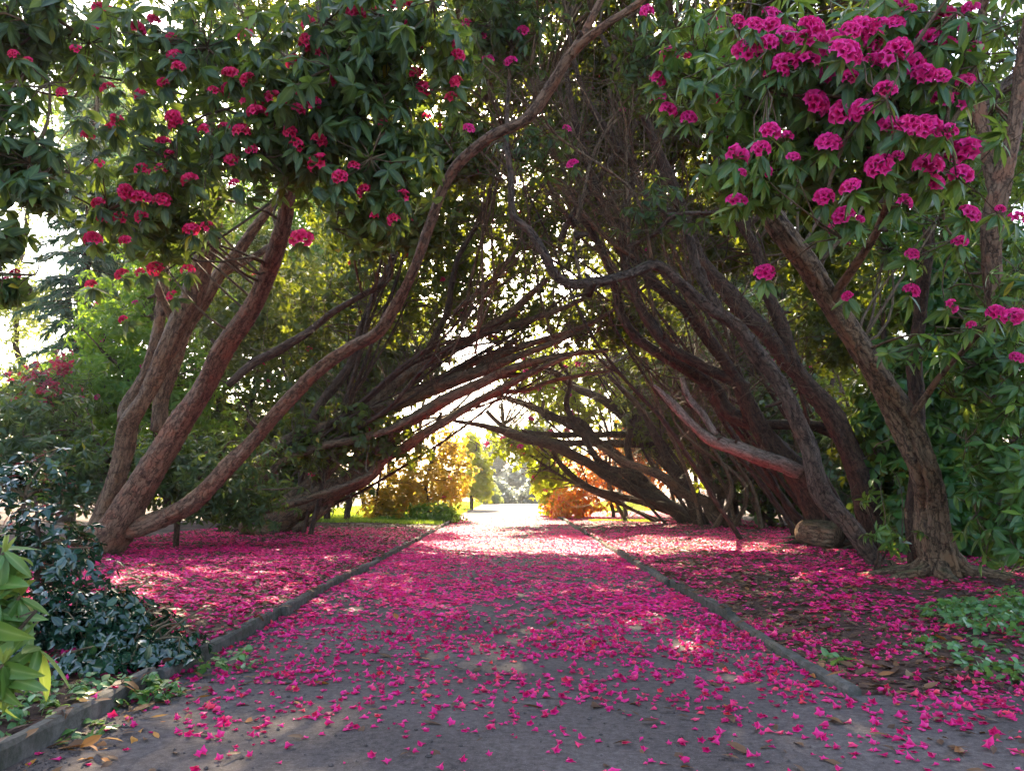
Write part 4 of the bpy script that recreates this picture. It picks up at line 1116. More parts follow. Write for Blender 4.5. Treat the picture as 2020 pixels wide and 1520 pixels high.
# left background
Yc = 24
con = thing('conifer_tree', 'tall blue-green conifer with drooping tiers behind the left shrubs', 'tree', (at(150, 760, Yc)[0], Yc, 0))
cx = at(150, 760, Yc)[0]
Pt = np.array([[cx, Yc, -0.3], [cx + 0.05, Yc, 4], [cx, Yc, 9], [cx - 0.05, Yc, 15.5]])
V, F4, F3, co = tube(catmull(Pt, 0.5), np.linspace(0.3, 0.04, len(catmull(Pt, 0.5))), 10, 0.05)
sub('trunk', V, [F4, F3], con, [B_dark], {'barkco': co})
bb, lvP, lvA, lvN = Buf(), [], [], []
for z in np.arange(2.2, 15.2, 0.34):
    Rz = 2.1 * (1 - z / 16.5) ** 0.7 + 0.2
    for k in range(7):
        a = rng.uniform(0, 6.28)
        L = Rz * rng.uniform(0.65, 1.2)
        p0 = np.array([cx, Yc, z + rng.uniform(-.2, .2)])
        d = np.array([math.cos(a), math.sin(a), 0])
        t = np.linspace(0, 1, 6)[:, None]
        pts = p0 + d * L * t + np.array([0, 0, 1]) * (0.12 * t - 0.5 * t ** 2) * L * 0.8
        V, F4, F3, co = tube(pts, np.linspace(0.03, 0.006, 6), 4)
        bb.add(V, F4, F3, barkco=co)
        m = int(60 * L / 1.5)
        tt = rng.uniform(0.15, 1, m)[:, None]
        q = p0 + d * L * tt + np.array([0, 0, 1]) * (0.12 * tt - 0.5 * tt ** 2) * L * 0.8
        sd = np.array([-d[1], d[0], 0])
        A = d * 0.6 + sd * rng.choice([-1, 1], (m, 1)) * rng.uniform(0.3, 1, (m, 1)) + [0, 0, -0.25] + rng.normal(0, 0.2, (m, 3))
        lvP.append(q)
        lvA.append(A)
        lvN.append(np.tile([0, 0, 1.0], (m, 1)) + rng.normal(0, .25, (m, 3)))
bb.build('branches', con, [B_dark], kind='stuff')
lvP, lvA, lvN = np.vstack(lvP), np.vstack(lvA), np.vstack(lvN)
m = len(lvP)
buf = Buf()
leaves(buf, lvP, lvA, lvN, rng.uniform(0.22, 0.45, m), rng.uniform(0.025, 0.05, m), rng.uniform(0.1, 0.5, m), rng.beta(2, 2, m), T_LO)
buf.build('crown', con, [M_conifer], kind='stuff')

shrub('deciduous_tree', 'pale yellow-green tree in spring leaf at the far left against the white sky', 'tree', 40, 34,
      [[(60, 1000, 34, 9), (50, 800, 34, 8), (30, 600, 34, 7), (60, 400, 34, 5), (90, 250, 34, 3)]],
      [pblob(60, 600, 34, 80, 80, 2, .8), pblob(230, 520, 32, 110, 150, 2, 1.2), pblob(260, 300, 32, 120, 140, 2, 1.0), pblob(110, 300, 34, 130, 150, 2, .8), pblob(40, 760, 34, 110, 120, 2, 1), pblob(-80, 500, 34, 90, 250, 2, .6)], 2100, 0.22, 0.25, M_pale, K=(3, 5), tw=60, clump=.12, nclump=60)
shrub('rhododendron_shrub', 'fresh green rhododendron shrub with a few pink flowers behind the red-barked tree', 'shrub', 300, 16.5,
      [[(330, 1010, 16.5, 10), (310, 860, 16.4, 8), (250, 740, 16.2, 6), (200, 690, 16, 4)], [(280, 1010, 16.5, 8), (220, 820, 16.2, 6), (150, 770, 15.8, 5), (60, 900, 15.2, 3)], [(330, 1000, 16.6, 8), (330, 800, 16.6, 6), (300, 620, 16.6, 4)]],
      [pblob(270, 640, 16.8, 130, 110, 1.2, 1), pblob(200, 760, 16, 130, 80, 1, .9), pblob(340, 780, 16.8, 120, 110, 1.2, .9), pblob(340, 540, 17.2, 110, 70, 1, .5), pblob(160, 880, 15, 150, 80, 1, .6)], 1500, 0.17, 0.17, M_bush, K=(6, 8), trusses=14, tw=70)
shrub('crimson_shrub', 'low crimson-leaved shrub glowing behind the glossy bush on the left', 'shrub', 95, 13.5,
      [[(100, 1000, 13.5, 6), (95, 860, 13.5, 5), (90, 760, 13.5, 3)]], [pblob(85, 765, 13.5, 80, 50, .5, 1), pblob(120, 710, 13.6, 40, 25, .3, .25)], 60, 0.085, 0.3, M_red, K=(3, 5), tw=30, r0=.012)
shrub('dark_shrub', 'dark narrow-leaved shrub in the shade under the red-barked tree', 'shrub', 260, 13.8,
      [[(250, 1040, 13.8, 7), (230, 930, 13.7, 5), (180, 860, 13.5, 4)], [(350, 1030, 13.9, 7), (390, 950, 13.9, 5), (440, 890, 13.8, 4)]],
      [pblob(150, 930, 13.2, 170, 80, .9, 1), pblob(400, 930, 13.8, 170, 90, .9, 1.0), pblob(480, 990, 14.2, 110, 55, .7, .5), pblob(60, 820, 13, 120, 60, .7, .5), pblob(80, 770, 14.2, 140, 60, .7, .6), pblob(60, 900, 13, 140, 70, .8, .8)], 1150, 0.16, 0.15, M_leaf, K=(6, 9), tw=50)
for k, (px, Y, lab, mat, bl, n) in enumerate([
    (420, 26, 'mid green rhododendron mass rising behind the dark left tree trunks', M_mid, [pblob(420, 860, 26, 200, 150, 2, 1), pblob(520, 620, 27, 180, 170, 2, 1), pblob(330, 560, 28, 160, 160, 2, .6)], 2600),
    (640, 25, 'yellow-green backlit rhododendron glimpsed under the sweeping stems', M_mid, [pblob(640, 800, 25.5, 150, 120, 1.6, 1), pblob(760, 700, 26, 140, 110, 1.6, 1), pblob(600, 950, 26, 130, 60, 1.0, .6)], 2000),
    (760, 34, 'tall sunlit rhododendron behind the crossing stems', M_bush, [pblob(700, 660, 36, 150, 130, 2.5, 1), pblob(640, 520, 37, 200, 200, 3, 1)], 2300),
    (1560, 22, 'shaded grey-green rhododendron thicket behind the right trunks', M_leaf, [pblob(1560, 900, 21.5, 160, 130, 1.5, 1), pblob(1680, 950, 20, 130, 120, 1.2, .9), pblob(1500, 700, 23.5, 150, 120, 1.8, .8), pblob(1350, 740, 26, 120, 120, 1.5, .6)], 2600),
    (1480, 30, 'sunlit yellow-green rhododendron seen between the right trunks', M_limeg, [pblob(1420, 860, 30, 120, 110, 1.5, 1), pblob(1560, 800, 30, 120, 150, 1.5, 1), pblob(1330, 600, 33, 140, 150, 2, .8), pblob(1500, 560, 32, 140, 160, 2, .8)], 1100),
    (1830, 14, 'dark green rhododendron filling the gap behind the cracked trunk', M_leaf_r, [pblob(1820, 800, 13.6, 140, 150, 1.0, 1), pblob(1900, 1000, 12.6, 150, 110, .9, 1), pblob(1760, 1000, 14.6, 70, 90, .6, .3), pblob(1900, 560, 13.5, 150, 130, 1.2, .9), pblob(1880, 300, 13.5, 160, 170, 1.3, .8)], 2600),
    (1420, 33, 'tall dark rhododendron closing the right side of the tunnel', M_mid, [pblob(1420, 620, 33, 220, 200, 3, 1), pblob(1600, 560, 31, 200, 250, 3, 1), pblob(1300, 820, 31, 100, 90, 1.5, .5), pblob(1300, 420, 34, 220, 220, 3, .8)], 3300),
    (300, 38, 'distant green tree top above the left rhododendrons', M_bush, [pblob(300, 330, 38, 170, 220, 3, 1), pblob(480, 420, 40, 170, 220, 3, 1), pblob(620, 300, 40, 160, 250, 3, .7), pblob(200, 180, 38, 130, 150, 2.5, .6)], 2100),
]):
    st = [[(px + dx, 1010 if Y > 20 else 1060, Y, 200 / Y), (px + dx * 1.5, 850, Y, 150 / Y), (px + dx * 2.2, 650, Y, 90 / Y)] for dx in (-40, 5, 45)]
    shrub('rhododendron_shrub', lab, 'shrub', px, Y, st, bl, n, 0.24 if Y < 30 else 0.36, 0.26, mat, K=(5, 7), tw=90, nclump=70, clump=.14, trusses=25 if Y > 20 else 8)

# twiggy dead wood behind the right trunks
for lab, px, Y, n in (('thicket of grey bare twigs behind the pale broken limb', 1400, 26, 900), ('thicket of bare brown stems behind the flaking trunk', 1600, 20, 260)):
    b = at(px, 760, Y)
    b[2] = 0
    root = thing('bare_shrub', lab, 'shrub', b)
    S = []
    for k in range(9):
        x0 = b[0] + rng.uniform(-3, 3)
        P = catmull(np.array([[x0, Y + rng.uniform(-1, 1), -0.2], [x0 + rng.uniform(-.5, .5), Y, 1.2], [x0 - rng.uniform(0.2, 1.5), Y + rng.uniform(-.6, .6), 3], [x0 - rng.uniform(.5, 2.5), Y + rng.uniform(-1, 1), 5.5]]), 0.25)
        V, F4, F3, co = tube(P, np.linspace(0.07, 0.02, len(P)), 7, .06)
        sub('stem', V, [F4, F3], root, [B_twig], {'barkco': co})
        S.append(P)
    tangle(root, S, n, (0.6, 2.4), 0.011, 0.5, zmin=0.1)

# sunlit things at the end of the tunnel
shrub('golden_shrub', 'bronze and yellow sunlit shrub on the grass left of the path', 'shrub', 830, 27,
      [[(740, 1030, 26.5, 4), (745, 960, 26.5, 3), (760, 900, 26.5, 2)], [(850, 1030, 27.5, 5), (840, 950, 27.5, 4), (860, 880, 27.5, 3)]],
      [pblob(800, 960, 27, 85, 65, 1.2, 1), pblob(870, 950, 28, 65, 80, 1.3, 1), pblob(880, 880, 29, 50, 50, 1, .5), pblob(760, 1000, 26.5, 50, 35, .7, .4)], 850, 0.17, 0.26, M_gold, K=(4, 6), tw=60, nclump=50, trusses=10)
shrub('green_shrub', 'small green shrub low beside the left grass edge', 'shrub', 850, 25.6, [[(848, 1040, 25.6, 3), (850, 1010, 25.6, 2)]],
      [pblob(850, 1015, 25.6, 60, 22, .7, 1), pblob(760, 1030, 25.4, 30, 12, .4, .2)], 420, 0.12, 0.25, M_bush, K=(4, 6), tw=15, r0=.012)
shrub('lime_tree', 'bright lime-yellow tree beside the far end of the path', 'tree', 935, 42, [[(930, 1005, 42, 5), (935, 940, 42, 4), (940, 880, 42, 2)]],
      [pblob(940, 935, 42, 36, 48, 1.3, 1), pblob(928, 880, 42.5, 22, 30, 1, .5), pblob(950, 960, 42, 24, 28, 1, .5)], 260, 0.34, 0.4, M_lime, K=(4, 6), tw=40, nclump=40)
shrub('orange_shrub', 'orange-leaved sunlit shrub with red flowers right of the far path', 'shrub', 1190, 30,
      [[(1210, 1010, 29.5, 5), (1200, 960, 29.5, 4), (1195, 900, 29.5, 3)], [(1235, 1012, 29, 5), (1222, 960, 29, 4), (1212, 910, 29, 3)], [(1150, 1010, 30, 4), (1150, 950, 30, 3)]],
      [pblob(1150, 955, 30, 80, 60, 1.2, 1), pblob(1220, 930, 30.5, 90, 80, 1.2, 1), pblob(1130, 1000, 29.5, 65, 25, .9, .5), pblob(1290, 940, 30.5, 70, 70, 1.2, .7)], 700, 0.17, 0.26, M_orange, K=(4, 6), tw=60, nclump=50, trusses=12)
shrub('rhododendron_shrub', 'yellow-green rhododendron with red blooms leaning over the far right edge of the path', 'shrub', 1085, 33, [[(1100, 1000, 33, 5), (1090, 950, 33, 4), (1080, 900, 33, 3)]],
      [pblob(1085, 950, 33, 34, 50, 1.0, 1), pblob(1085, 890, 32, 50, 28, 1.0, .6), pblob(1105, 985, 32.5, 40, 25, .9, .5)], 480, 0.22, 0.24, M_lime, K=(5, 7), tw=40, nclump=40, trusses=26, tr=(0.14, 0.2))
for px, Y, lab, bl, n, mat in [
    (985, 92, 'tall hazy tree in the far distance just left of the path end', [pblob(970, 905, 92, 26, 50, 3, 1), pblob(985, 960, 90, 20, 35, 3, .7)], 1300, M_hazed),
    (1030, 85, 'rounded hazy tree in the far distance above the path end', [pblob(1015, 950, 85, 24, 35, 3, 1), pblob(1040, 920, 88, 24, 60, 3, 1)], 1500, M_hazed),
    (1062, 100, 'tall pale hazy tree in the distance at the right of the path end', [pblob(1065, 900, 100, 30, 80, 4, 1), pblob(1050, 975, 96, 24, 26, 3, .5)], 1500, M_hazed),
    (1000, 66, 'pale hazy bush standing where the path ends, left of centre', [pblob(1000, 985, 66, 30, 26, 2, 1), pblob(985, 965, 67, 18, 26, 2, .6)], 900, M_hazed),
    (1048, 63, 'pale hazy bush standing where the path ends, right of centre', [pblob(1046, 984, 63, 28, 28, 2, 1), pblob(1058, 955, 64, 20, 30, 2, .6)], 900, M_hazed),
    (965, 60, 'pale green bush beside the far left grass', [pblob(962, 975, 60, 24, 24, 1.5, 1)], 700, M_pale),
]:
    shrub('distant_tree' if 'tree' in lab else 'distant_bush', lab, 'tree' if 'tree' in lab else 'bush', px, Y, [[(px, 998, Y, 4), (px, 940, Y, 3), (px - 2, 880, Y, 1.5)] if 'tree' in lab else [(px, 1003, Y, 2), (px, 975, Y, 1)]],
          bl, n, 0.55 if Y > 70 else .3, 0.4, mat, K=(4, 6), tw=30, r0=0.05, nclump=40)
for k, (x, Y, h) in enumerate([(-26, 62, 9), (-40, 75, 11), (24, 58, 10), (38, 70, 12), (-17, 50, 7), (16, 47, 8)]):
    lab = ['distant broad tree left of the avenue, behind the lime tree', 'distant broad tree far out on the left', 'distant broad tree behind the right thicket', 'distant broad tree far out on the right', 'green tree standing behind the bronze shrub', 'green tree standing behind the orange shrub'][k]
    c = np.array([x, Y, h * 0.55])
    r0 = thing('distant_tree', lab, 'tree', (x, Y, 0))
    V, F4, F3, co = tube(catmull(np.array([[x, Y, -.3], [x + .2, Y, h * .3], [x, Y, h * .8]]), .5), np.linspace(.25, .08, len(catmull(np.array([[x, Y, -.3], [x + .2, Y, h * .3], [x, Y, h * .8]]), .5))), 8, .05)
    sub('trunk', V, [F4, F3], r0, [B_dark], {'barkco': co})
    P, D = blob_pts([(c, np.array([h * .42, h * .35, h * .48]), 1), (c - [0, 0, h * .3], np.array([h * .4, h * .3, h * .28]), .5)], 1100, .13, 70)
    lv = rosettes(P, norm(D + [0, 0, .5]), 4, 6, 0.5, 0.34)
    place_leaves(r0, lv, M_bush if k > 3 else M_mid, 0.3, T_LO, T_LO, 0, name='crown')

# ------------------------------------------------------------------ left foreground plants
def pxblob_z(px, py, Y, rx, ry, dY, w=1):
    return pblob(px, py, Y, rx, ry, dY, w)


hb = [pblob(65, 1090, 5.6, 105, 110, .6, .9), pblob(160, 1220, 5.3, 115, 75, .5, 1.0), pblob(45, 950, 6.0, 80, 75, .5, .4), pblob(270, 1290, 5.0, 90, 55, .35, .7), pblob(60, 1240, 5.0, 120, 90, .5, .8), pblob(180, 1340, 4.6, 80, 40, .3, .35), pblob(310, 1310, 4.8, 55, 45, .25, .55), pblob(225, 1240, 5.2, 65, 50, .3, .5)]
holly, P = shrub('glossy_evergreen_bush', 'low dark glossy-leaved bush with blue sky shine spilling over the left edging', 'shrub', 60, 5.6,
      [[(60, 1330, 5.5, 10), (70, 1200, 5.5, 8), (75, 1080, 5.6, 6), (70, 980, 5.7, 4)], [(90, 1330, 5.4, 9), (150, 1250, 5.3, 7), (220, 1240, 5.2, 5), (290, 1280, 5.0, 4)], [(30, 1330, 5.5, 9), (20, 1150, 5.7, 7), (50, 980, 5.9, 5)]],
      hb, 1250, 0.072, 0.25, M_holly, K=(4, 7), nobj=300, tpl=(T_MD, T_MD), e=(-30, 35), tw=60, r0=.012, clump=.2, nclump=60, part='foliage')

cb = [pblob(-30, 1190, 2.95, 80, 60, .15, .6), pblob(10, 1300, 2.9, 60, 50, .12, .5), pblob(-60, 1090, 3.0, 60, 60, .15, .4)]
crn, P = shrub('rhododendron_shrub', 'pale green large-leaved rhododendron sprays at the bottom left corner', 'shrub', -60, 3.0,
      [[(-90, 1440, 3.05, 14), (-70, 1300, 3.0, 11), (-30, 1180, 2.95, 8), (0, 1080, 2.9, 6)], [(-90, 1440, 3.05, 12), (-30, 1350, 2.95, 9), (10, 1290, 2.9, 6)]],
      cb, 14, 0.2, 0.13, M_corner, K=(8, 10), nobj=300, tpl=(T_HI, T_MD), e=(-65, 0), tw=8, r0=.012, part='foliage', nclump=0)
Pk = np.array([at(8, 1265 - 175, 2.85), at(5, 1310, 2.8), at(-10, 1180, 2.85), at(40, 1175, 2.95)])
lv = rosettes(Pk, np.tile([0.25, -0.5, 0.8], (4, 1)) + rng.normal(0, .15, (4, 3)), 9, 11, 0.175, 0.13, -70, -15)
place_leaves(crn, lv, M_corner, 0.13, T_HI, T_MD, 60, name='leaf_spray')
buf = Buf()
for p in Pk:
    for k in range(3):
        d = norm(np.array([rng.normal(.2, .3), -.2, 1.0]))
        A = np.tile(d, (2, 1)) + rng.normal(0, .2, (2, 3))
        leaves(buf, np.tile(p, (2, 1)), A, np.tile([0, -1.0, .2], (2, 1)), np.full(2, .07), np.full(2, .007), np.zeros(2), np.full(2, 0.95), T_MD)
    V, F4, F3, co = tube(catmull(np.array([p, p - [0.08, -.03, .1], [at(-60, 1300, 3.0)[0], 3.0, max(.1, p[2] - .35)]]), .05), np.linspace(.006, .01, len(catmull(np.array([p, p - [0.08, -.03, .1], [at(-60, 1300, 3.0)[0], 3.0, max(.1, p[2] - .35)]]), .05))), 6)
    sub('twig', V, [F4, F3], crn, [B_twig], {'barkco': co})
buf.build('leaf_buds', crn, [M_corner], kind='stuff')

# right: leafy whorls low beside the big trunk, and the small yellow-lit sprout
shrub('rhododendron_seedling', 'small pale green rhododendron sprout between the flaking and cracked trunks', 'shrub', 1735, 9.9,
      [[(1725, 1125, 9.9, 3), (1735, 1080, 9.8, 3), (1740, 1060, 9.8, 2)], [(1730, 1125, 9.9, 3), (1760, 1070, 9.8, 2), (1780, 1060, 9.7, 2)]],
      [pblob(1745, 1055, 9.7, 55, 35, .25, 1), pblob(1800, 1060, 9.2, 30, 30, .2, .4), pblob(1720, 970, 10, 30, 40, .3, .4)], 20, 0.14, 0.15, M_leaf_r, K=(6, 8), nobj=60, tpl=(T_HI, T_HI), tw=6, r0=.008, nclump=0)
shrub('rhododendron_seedling', 'yellow-green sunlit rhododendron sprout behind the right trunks', 'shrub', 1730, 16, [[(1690, 1040, 16, 4), (1700, 950, 16, 3), (1690, 880, 16, 2)]],
      [pblob(1690, 865, 16, 50, 40, .4, 1), pblob(1755, 950, 15.5, 22, 18, .2, .4)], 26, 0.2, 0.17, M_lime, K=(6, 8), nobj=0, tpl=(T_MD, T_MD), tw=8, r0=.012, nclump=0, far_d=30)

# ground cover patches
def ground_cover(name, label, catg, spots, n, L, kind='stuff'):
    Ps = []
    for (x, y, rx, ry, w, h) in spots:
        m = int(n * w)
        a, r = rng.uniform(0, 6.28, m), np.sqrt(rng.uniform(0, 1, m))
        X, Yv = x + rx * r * np.cos(a), y + ry * r * np.sin(a)
        Z = gz(X, Yv) + rng.uniform(0.02, 1, m) * h * (1 - 0.6 * r)
        Ps.append(np.stack([X, Yv, Z], -1))
    P = np.vstack(Ps)
    lv = rosettes(P, np.tile([0, 0, 1.0], (len(P), 1)) + rng.normal(0, .35, P.shape), 3, 5, L, 0.36, -25, 30)
    buf = Buf()
    leaves(buf, lv['P'], lv['A'], lv['Nn'], lv['L'], lv['W'], lv['bend'], lv['tint'], T_MD)
    o = buf.build(name, None, [M_ivy], kind='stuff')
    return o


g0 = ground_cover('ground_cover', '', '', [(4.05, 6.0, .75, 1.1, .8, .22), (4.9, 6.3, 1.1, 1.3, .8, .25), (3.0, 5.2, .35, .4, .06, .07), (3.3, 4.7, .6, .3, .12, .1), (2.05, 5.1, .1, .2, .03, .06)], 520, 0.06)
g1 = ground_cover('ivy', '', '', [(-2.35, 3.9, .25, .5, 1, .1), (-2.0, 4.25, .22, .22, .9, .14), (-2.6, 3.6, .3, .4, .6, .08), (-1.95, 3.65, .08, .15, .12, .05), (-1.75, 4.9, .2, .2, .3, .16)], 70, 0.05)

# grass beside the far path
def grass(x0, x1, y0, y1, n, h):
    X, Yv = rng.uniform(x0, x1, n), y0 + (y1 - y0) * rng.uniform(0, 1, n) ** 1.4
    P = np.stack([X, Yv, gz(X, Yv) - .01], -1)
    A = np.tile([0, 0, 1.0], (n, 1)) + rng.normal(0, .45, (n, 3))
    return P, A, rng.uniform(.5, 1.2, n) * h


buf = Buf()
for args in ((-9, -2.2, 23.5, 60, 30000, .13), (2.1, 9, 38, 62, 9000, .13), (2.6, 4.8, 25, 26.5, 1800, .07)):
    P, A, Lh = grass(*args)
    n = len(P)
    leaves(buf, P, A, rng.normal(size=(n, 3)), Lh, np.full(n, .006) + P[:, 1] * .0004, rng.uniform(.1, .5, n), rng.beta(2, 2, n), T_LO)
buf.build('grass', None, [M_grass], kind='stuff')

# ------------------------------------------------------------------ fallen blossoms and leaves
def floret_mesh(i):
    """a fallen trumpet of five crumpled lobes lying on its side"""
    m = 10
    V, mid, tint = [[0, 0, 0]], [.2], []
    tn = rng.uniform(.1, .95)
    for ri, (h, r, md) in enumerate(((.55, .2, .5), (1.0, .58, 0))):
        for q in range(m):
            th = q * 2 * math.pi / m
            lob = 1 if ri == 0 else (1.15 if q % 2 == 0 else .72)
            rr = r * lob * rng.uniform(.8, 1.2)
            z = rr * math.sin(th)
            z = z if z > 0 else z * .55
            V.append([h + rng.uniform(-.14, .14) * (ri > 0), rr * math.cos(th), z * rng.uniform(.7, 1.1)])
            mid.append(md)
    V = np.array(V, float)
    V[:, 2] -= V[:, 2].min() - .01
    V[:, 0] -= .5
    if i % 4:
        V[:, 2] *= 0.38
    if i % 4 == 3:
        V[:, 1] *= 0.5
        V[:, 0] *= 0.85
    if i % 5 == 2:
        V *= 0.75
    V *= 0.032
    F3 = [(0, 1 + q, 1 + (q + 1) % m) for q in range(m)]
    F4 = [(1 + r * m + q, 1 + (r + 1) * m + q, 1 + (r + 1) * m + (q + 1) % m, 1 + r * m + (q + 1) % m) for r in range(1) for q in range(m)]
    return V, np.array(F4), np.array(F3), np.array(mid), tn


FL = [floret_mesh(i) for i in range(14)]
FLM = [mesh_np('fallen_blossom', f[0], [f[1], f[2]], {'mid': f[3], 'tint': np.full(len(f[0]), f[4])}, [M_fallen]) for f in FL]


def vnoise(x, y, s, seed=0):
    """smooth value noise 0..1"""
    x, y = x / s + seed * 17.3, y / s + seed * 9.1
    xi, yi = np.floor(x), np.floor(y)
    fx, fy = smooth(x - xi), smooth(y - yi)

    def h(a, b):
        q = np.sin(a * 127.1 + b * 311.7 + seed) * 43758.5453
        return q - np.floor(q)
    return (h(xi, yi) * (1 - fx) + h(xi + 1, yi) * fx) * (1 - fy) + (h(xi, yi + 1) * (1 - fx) + h(xi + 1, yi + 1) * fx) * fy


def petal_density(x, y):
    """blossoms per square metre"""
    path = (x > XL) & (x < XR) | (x > XL) & (y < YJ)
    right = (x >= XR) & ~path
    left = x <= XL
    nz = 0.55 * vnoise(x, y, .55, 1) + 0.45 * vnoise(x, y, .18, 2)
    cl = smooth((nz - .28) / .42)
    front = smooth((y - 2.9 - 0.5 * np.exp(-((x + .2) / 1.0) ** 2) + .25 * smooth((x - .9) / 1.2)) / 2.2)
    dpath = 36 + 640 * front * (0.55 + .45 * np.clip(np.abs(x) / 1.8, 0, 1)) + 60 * smooth((x - 1.0) / 1.0) * smooth((y - 3.4) / .6) * (y < 5.5)
    dpath = dpath * (1 - .45 * smooth((y - 6) / 3) * np.exp(-(x / 1.1) ** 2))
    dl = 480 * (1 - smooth((y - 11.5) / 5) * .55) * smooth((y - 4.2) / .8)
    dr = 270 * (1 - .5 * smooth((x - 3) / 2.5)) + 40
    d = np.where(path, dpath * (.25 + .95 * cl), np.where(left, dl * (.35 + .75 * cl), dr * (.15 + 1.15 * cl)))
    d = np.where(y > 18, d * (1 - .75 * smooth((y - 18) / 4)), d)
    d = np.where((y > 25) & (y < 31) & (x > -1.5), 60.0, d)
    d = np.where((y > 24) & (x > 2) & (x < 7) & (y < 33), 90.0, d)
    d = np.where((left & (y > 21)) | (y > 34), 0, d)
    d = np.where((np.abs(x - XL) < .05) | ((np.abs(x - XR) < .05) & (y > YJ)), 0.15 * d, d)
    d = np.where(x < -8.5, 0, d)
    return d


def scatter(dens, x0, x1, y0, y1, dmax):
    n = int((x1 - x0) * (y1 - y0) * dmax)
    X, Yv = rng.uniform(x0, x1, n), rng.uniform(y0, y1, n)
    k = rng.uniform(0, dmax, n) < dens(X, Yv)
    X, Yv = X[k], Yv[k]
    v = np.abs(X) < 0.72 * Yv + .6
    return X[v], Yv[v]


def surf(x, y):
    path = (x > XL) & (x < XR) | (x > XL) & (y < YJ)
    z = np.where(path, 0.006 * np.sin(x * 2.3 + y * 0.6) + 0.005 * np.sin(x * 0.9 - y * 1.9), gz(x, y))
    on = ((np.abs(x - XL) < .045) & (y > 2.2)) | ((np.abs(x - XR) < .045) & (y > YJ))
    return np.where(on, 0.088, z)


X, Yv = scatter(petal_density, -8, 8, 2.6, 34, 680)
order = np.argsort(Yv + 100 * ((np.abs(X) > .625 * Yv) | (Yv < 3.18)))
X, Yv = X[order], Yv[order]
NOBJ = 300
Z = surf(X, Yv)
az = rng.uniform(0, 6.28, len(X))
sc_ = rng.uniform(.75, 1.25, len(X))
typ = rng.integers(0, len(FL), len(X))
for i in range(NOBJ):
    x = X[i]
    fr = 'at the front' if Yv[i] < 3.35 else ('a little back' if Yv[i] < 3.75 else 'further back')
    xs = x / Yv[i]
    wh = 'beside the left edging' if x < -1.35 else ('left of the path middle' if xs < -.14 else ('in the middle of the path' if xs < .14 else ('right of the path middle' if xs < .3 else ('in front of the right edging end' if xs < .43 else ('beyond the right edging end' if xs < .55 else 'at the far right of the junction')))))
    zone = ('fallen magenta blossom %s, %s' % (wh, fr), 'fallen blossoms %s, %s' % (wh, fr))
    o = link('fallen_blossom', FLM[typ[i]], None, loc=(x, Yv[i], Z[i] + .002), rot=(rng.normal(0, .12), rng.normal(0, .12), az[i]), label=zone[0], cat='blossom', group=zone[1])
    s = sc_[i] * 1.1
    o.scale = (s, s, s)
buf = Buf()
ca, sa = np.cos(az), np.sin(az)
for t in range(len(FL)):
    V0, F4, F3, mid, tn = FL[t]
    for lo, hi, simple in ((NOBJ, len(X), False),):
        idx = np.arange(lo, hi)[typ[lo:hi] == t]
        nearm = idx[Yv[idx] < 6.8]
        V = V0[None] * sc_[nearm][:, None, None] * 1.1
        W = np.stack([V[..., 0] * ca[nearm][:, None] - V[..., 1] * sa[nearm][:, None] + X[nearm][:, None], V[..., 0] * sa[nearm][:, None] + V[..., 1] * ca[nearm][:, None] + Yv[nearm][:, None], V[..., 2] + Z[nearm][:, None] + .002], -1)
        off = (np.arange(len(nearm)) * len(V0))[:, None, None]
        buf.add(W.reshape(-1, 3), (off + F4[None]).reshape(-1, 4), (off + F3[None]).reshape(-1, 3), tint=np.repeat(rng.beta(1.3, 1.4, len(nearm)), len(V0)), mid=np.tile(mid, len(nearm)))
far = np.arange(len(X))[(Yv >= 6.8) & (np.arange(len(X)) >= NOBJ)]
# further off a blossom is a little tilted cup of three petals
for k in range(3):
    n = len(far)
    a = az[far] + k * 2.09
    P = np.stack([X[far], Yv[far], Z[far] + .006], -1)
    A = np.stack([np.cos(a), np.sin(a), rng.uniform(.1, .9, n)], -1)
    leaves(buf, P, A, np.tile([0, 0, 1.0], (n, 1)), .034 * sc_[far], .018 * sc_[far], rng.uniform(0, .4, n), rng.beta(2, 1.6, n), T_LO)
buf.build('fallen_blossoms', None, [M_fallen], kind='stuff')


def litter_density(x, y):
    path = (x > XL) & (x < XR) | (x > XL) & (y < YJ)
    d = np.where(path, 9 + 25 * smooth((y - 8) / 5), 330 * (.4 + .8 * vnoise(x, y, .5, 5)))
    d = np.where(path & (x < XL + .75 + .35 * (y - 3.4)) & (y < 4.8), 260 * np.exp(-(x - XL) / .3), d)
    d = np.where(path & (x > .4) & (x < 1.3) & (y < 3.5), 40, d)
    d = np.where(path & (np.minimum(x - XL, XR - x) < .12), d + 50, d)
    d = np.where((y > 22) & (np.abs(x) < 9), d * .3, d)
    return np.where(x < -8.5, 0, d)


X, Yv = scatter(litter_density, -8, 8, 2.6, 26, 440)
order = np.argsort(Yv)
X, Yv = X[order], Yv[order]
Z = surf(X, Yv) + rng.uniform(.002, .012, len(X))
n = len(X)
az = rng.uniform(0, 6.28, n)
path = (X > XL) & (X < XR) | (X > XL) & (Yv < YJ)
orange = path & (X < XL + 1.2) & (Yv < 5)
tint = np.clip(rng.beta(1.6, 2.4, n) + orange * rng.uniform(.1, .45, n) + path * .1, 0, 1)
A = np.stack([np.cos(az), np.sin(az), rng.normal(0.05, .16, n)], -1)
Nn = np.tile([0, 0, 1.0], (n, 1)) + rng.normal(0, .3, (n, 3))
Lf = np.clip(rng.normal(.08, .026, n), .03, .14)
W = Lf * rng.uniform(.12, .22, n)
bend = rng.uniform(-.15, .5, n)
inv = np.nonzero((np.abs(X) < .625 * Yv) & (Yv > 3.18))[0][:200]
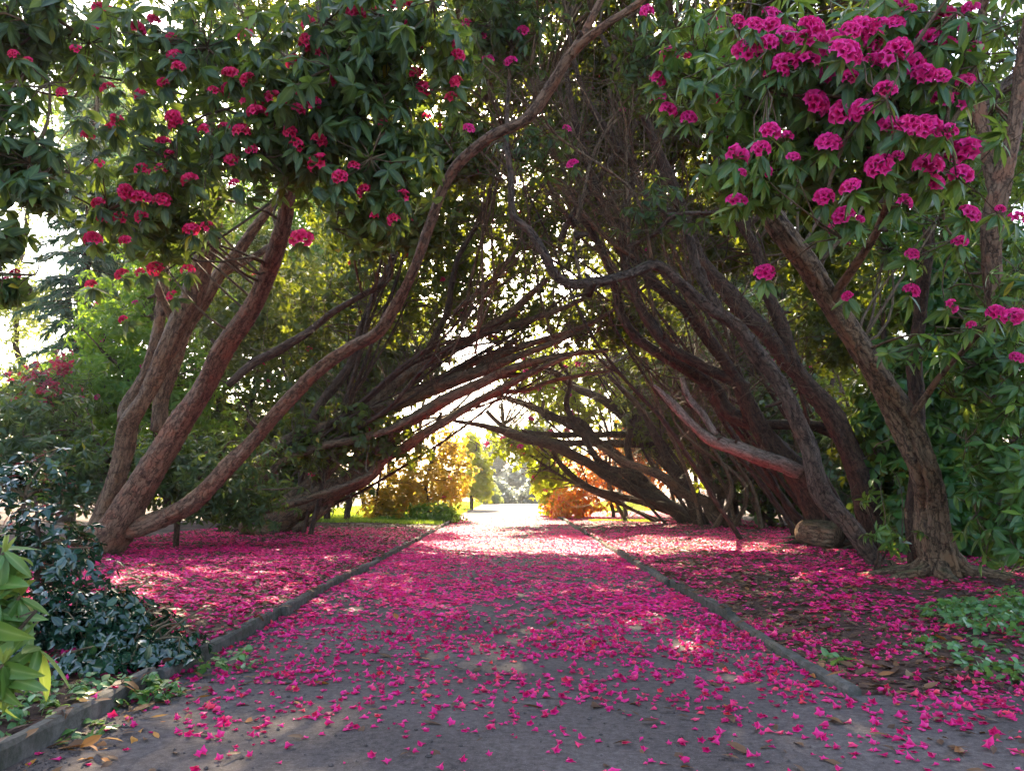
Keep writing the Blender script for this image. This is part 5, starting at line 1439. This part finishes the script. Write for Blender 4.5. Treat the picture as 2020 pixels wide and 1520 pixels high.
for i in inv:
    xs = X[i] / Yv[i]
    wh = 'in the drift against the left edging' if X[i] < XL + .35 else ('on the gravel near the left edging' if X[i] < -1.0 else ('left of the path middle' if xs < -.1 else ('in the middle of the path' if xs < .14 else ('right of the path middle' if xs < .36 else 'near the right side of the junction'))))
    co_ = 'yellowish' if tint[i] > .9 else ('orange-brown' if tint[i] > .55 else 'dark brown')
    fr = 'at the very front' if Yv[i] < 3.35 else 'a little further back'
    lab = ('%s dead leaf lying %s, %s' % (co_, wh, fr), 'dead leaves %s, %s' % (wh, fr))
    b = Buf()
    leaves(b, np.zeros((1, 3)), A[i:i + 1], Nn[i:i + 1], Lf[i:i + 1], W[i:i + 1], bend[i:i + 1], tint[i:i + 1], T_MD)
    me = mesh_np('fallen_leaf', b.V[0], b.F4[0], {'tint': b.A['tint'][0], 'mid': b.A['mid'][0]}, [M_litter])
    link('fallen_leaf', me, None, loc=(X[i], Yv[i], Z[i] + .004), label=lab[0], cat='leaf', group=lab[1])
rest = np.ones(n, bool)
rest[inv] = False
buf = Buf()
near = rest & (Yv < 9)
P = np.stack([X, Yv, Z], -1)
leaves(buf, P[near], A[near], Nn[near], Lf[near], W[near], bend[near], tint[near], T_MD)
fr = rest & ~near
leaves(buf, P[fr], A[fr], Nn[fr], Lf[fr], W[fr], bend[fr], tint[fr], T_LO)
buf.build('leaf_litter', None, [M_litter], kind='stuff')

# ------------------------------------------------------------------ the hazy air
hz, nt, out = new_mat('haze')
pv = nt.nodes.new('ShaderNodeVolumePrincipled')
pv.inputs['Density'].default_value = 0.00045
pv.inputs['Anisotropy'].default_value = 0.6
pv.inputs['Color'].default_value = (0.93, 0.93, 0.97, 1)
nt.links.new(pv.outputs[0], out.inputs['Volume'])
x, y0, y1, z0, z1 = 620, -110, 1050, -1.3, 19
hv = np.array([(sx, yy, zz) for zz in (z0, z1) for yy in (y0, y1) for sx in (-x, x)], float)
hf = np.array([(0, 2, 3, 1), (4, 5, 7, 6), (0, 1, 5, 4), (2, 6, 7, 3), (0, 4, 6, 2), (1, 3, 7, 5)])
link('haze', mesh_np('haze', hv, hf, None, [hz], smooth=False), kind='stuff')

# grit and small stones on the path
n = 2600
X, Yv = rng.uniform(-2.4, 5.5, n), 2.7 + 4.5 * rng.uniform(0, 1, n) ** 1.5
edge = rng.uniform(size=n) < .4
X = np.where(edge, XL + .06 + np.abs(rng.normal(0, .12, n)), X)
k = ((X > XL + .05) & (X < XR - .05)) | ((X > XL + .05) & (Yv < YJ - .1))
X, Yv = X[k], Yv[k]
n = len(X)
octa = np.array([[1, 0, 0], [-1, 0, 0], [0, 1, 0], [0, -1, 0], [0, 0, .7], [0, 0, -.7]], float)
of = np.array([(0, 2, 4), (2, 1, 4), (1, 3, 4), (3, 0, 4), (2, 0, 5), (1, 2, 5), (3, 1, 5), (0, 3, 5)])
sz = rng.uniform(.003, .009, n) * rng.choice([1, 1, 1, 1.6], n)
V = octa[None] * rng.uniform(.6, 1.3, (n, 6, 1)) * sz[:, None, None] + np.stack([X, Yv, surf(X, Yv) + sz * .3], -1)[:, None, :]
link('gravel', mesh_np('gravel', V.reshape(-1, 3), ((np.arange(n) * 6)[:, None, None] + of[None]).reshape(-1, 3), None, [M_path], smooth=False), kind='stuff')
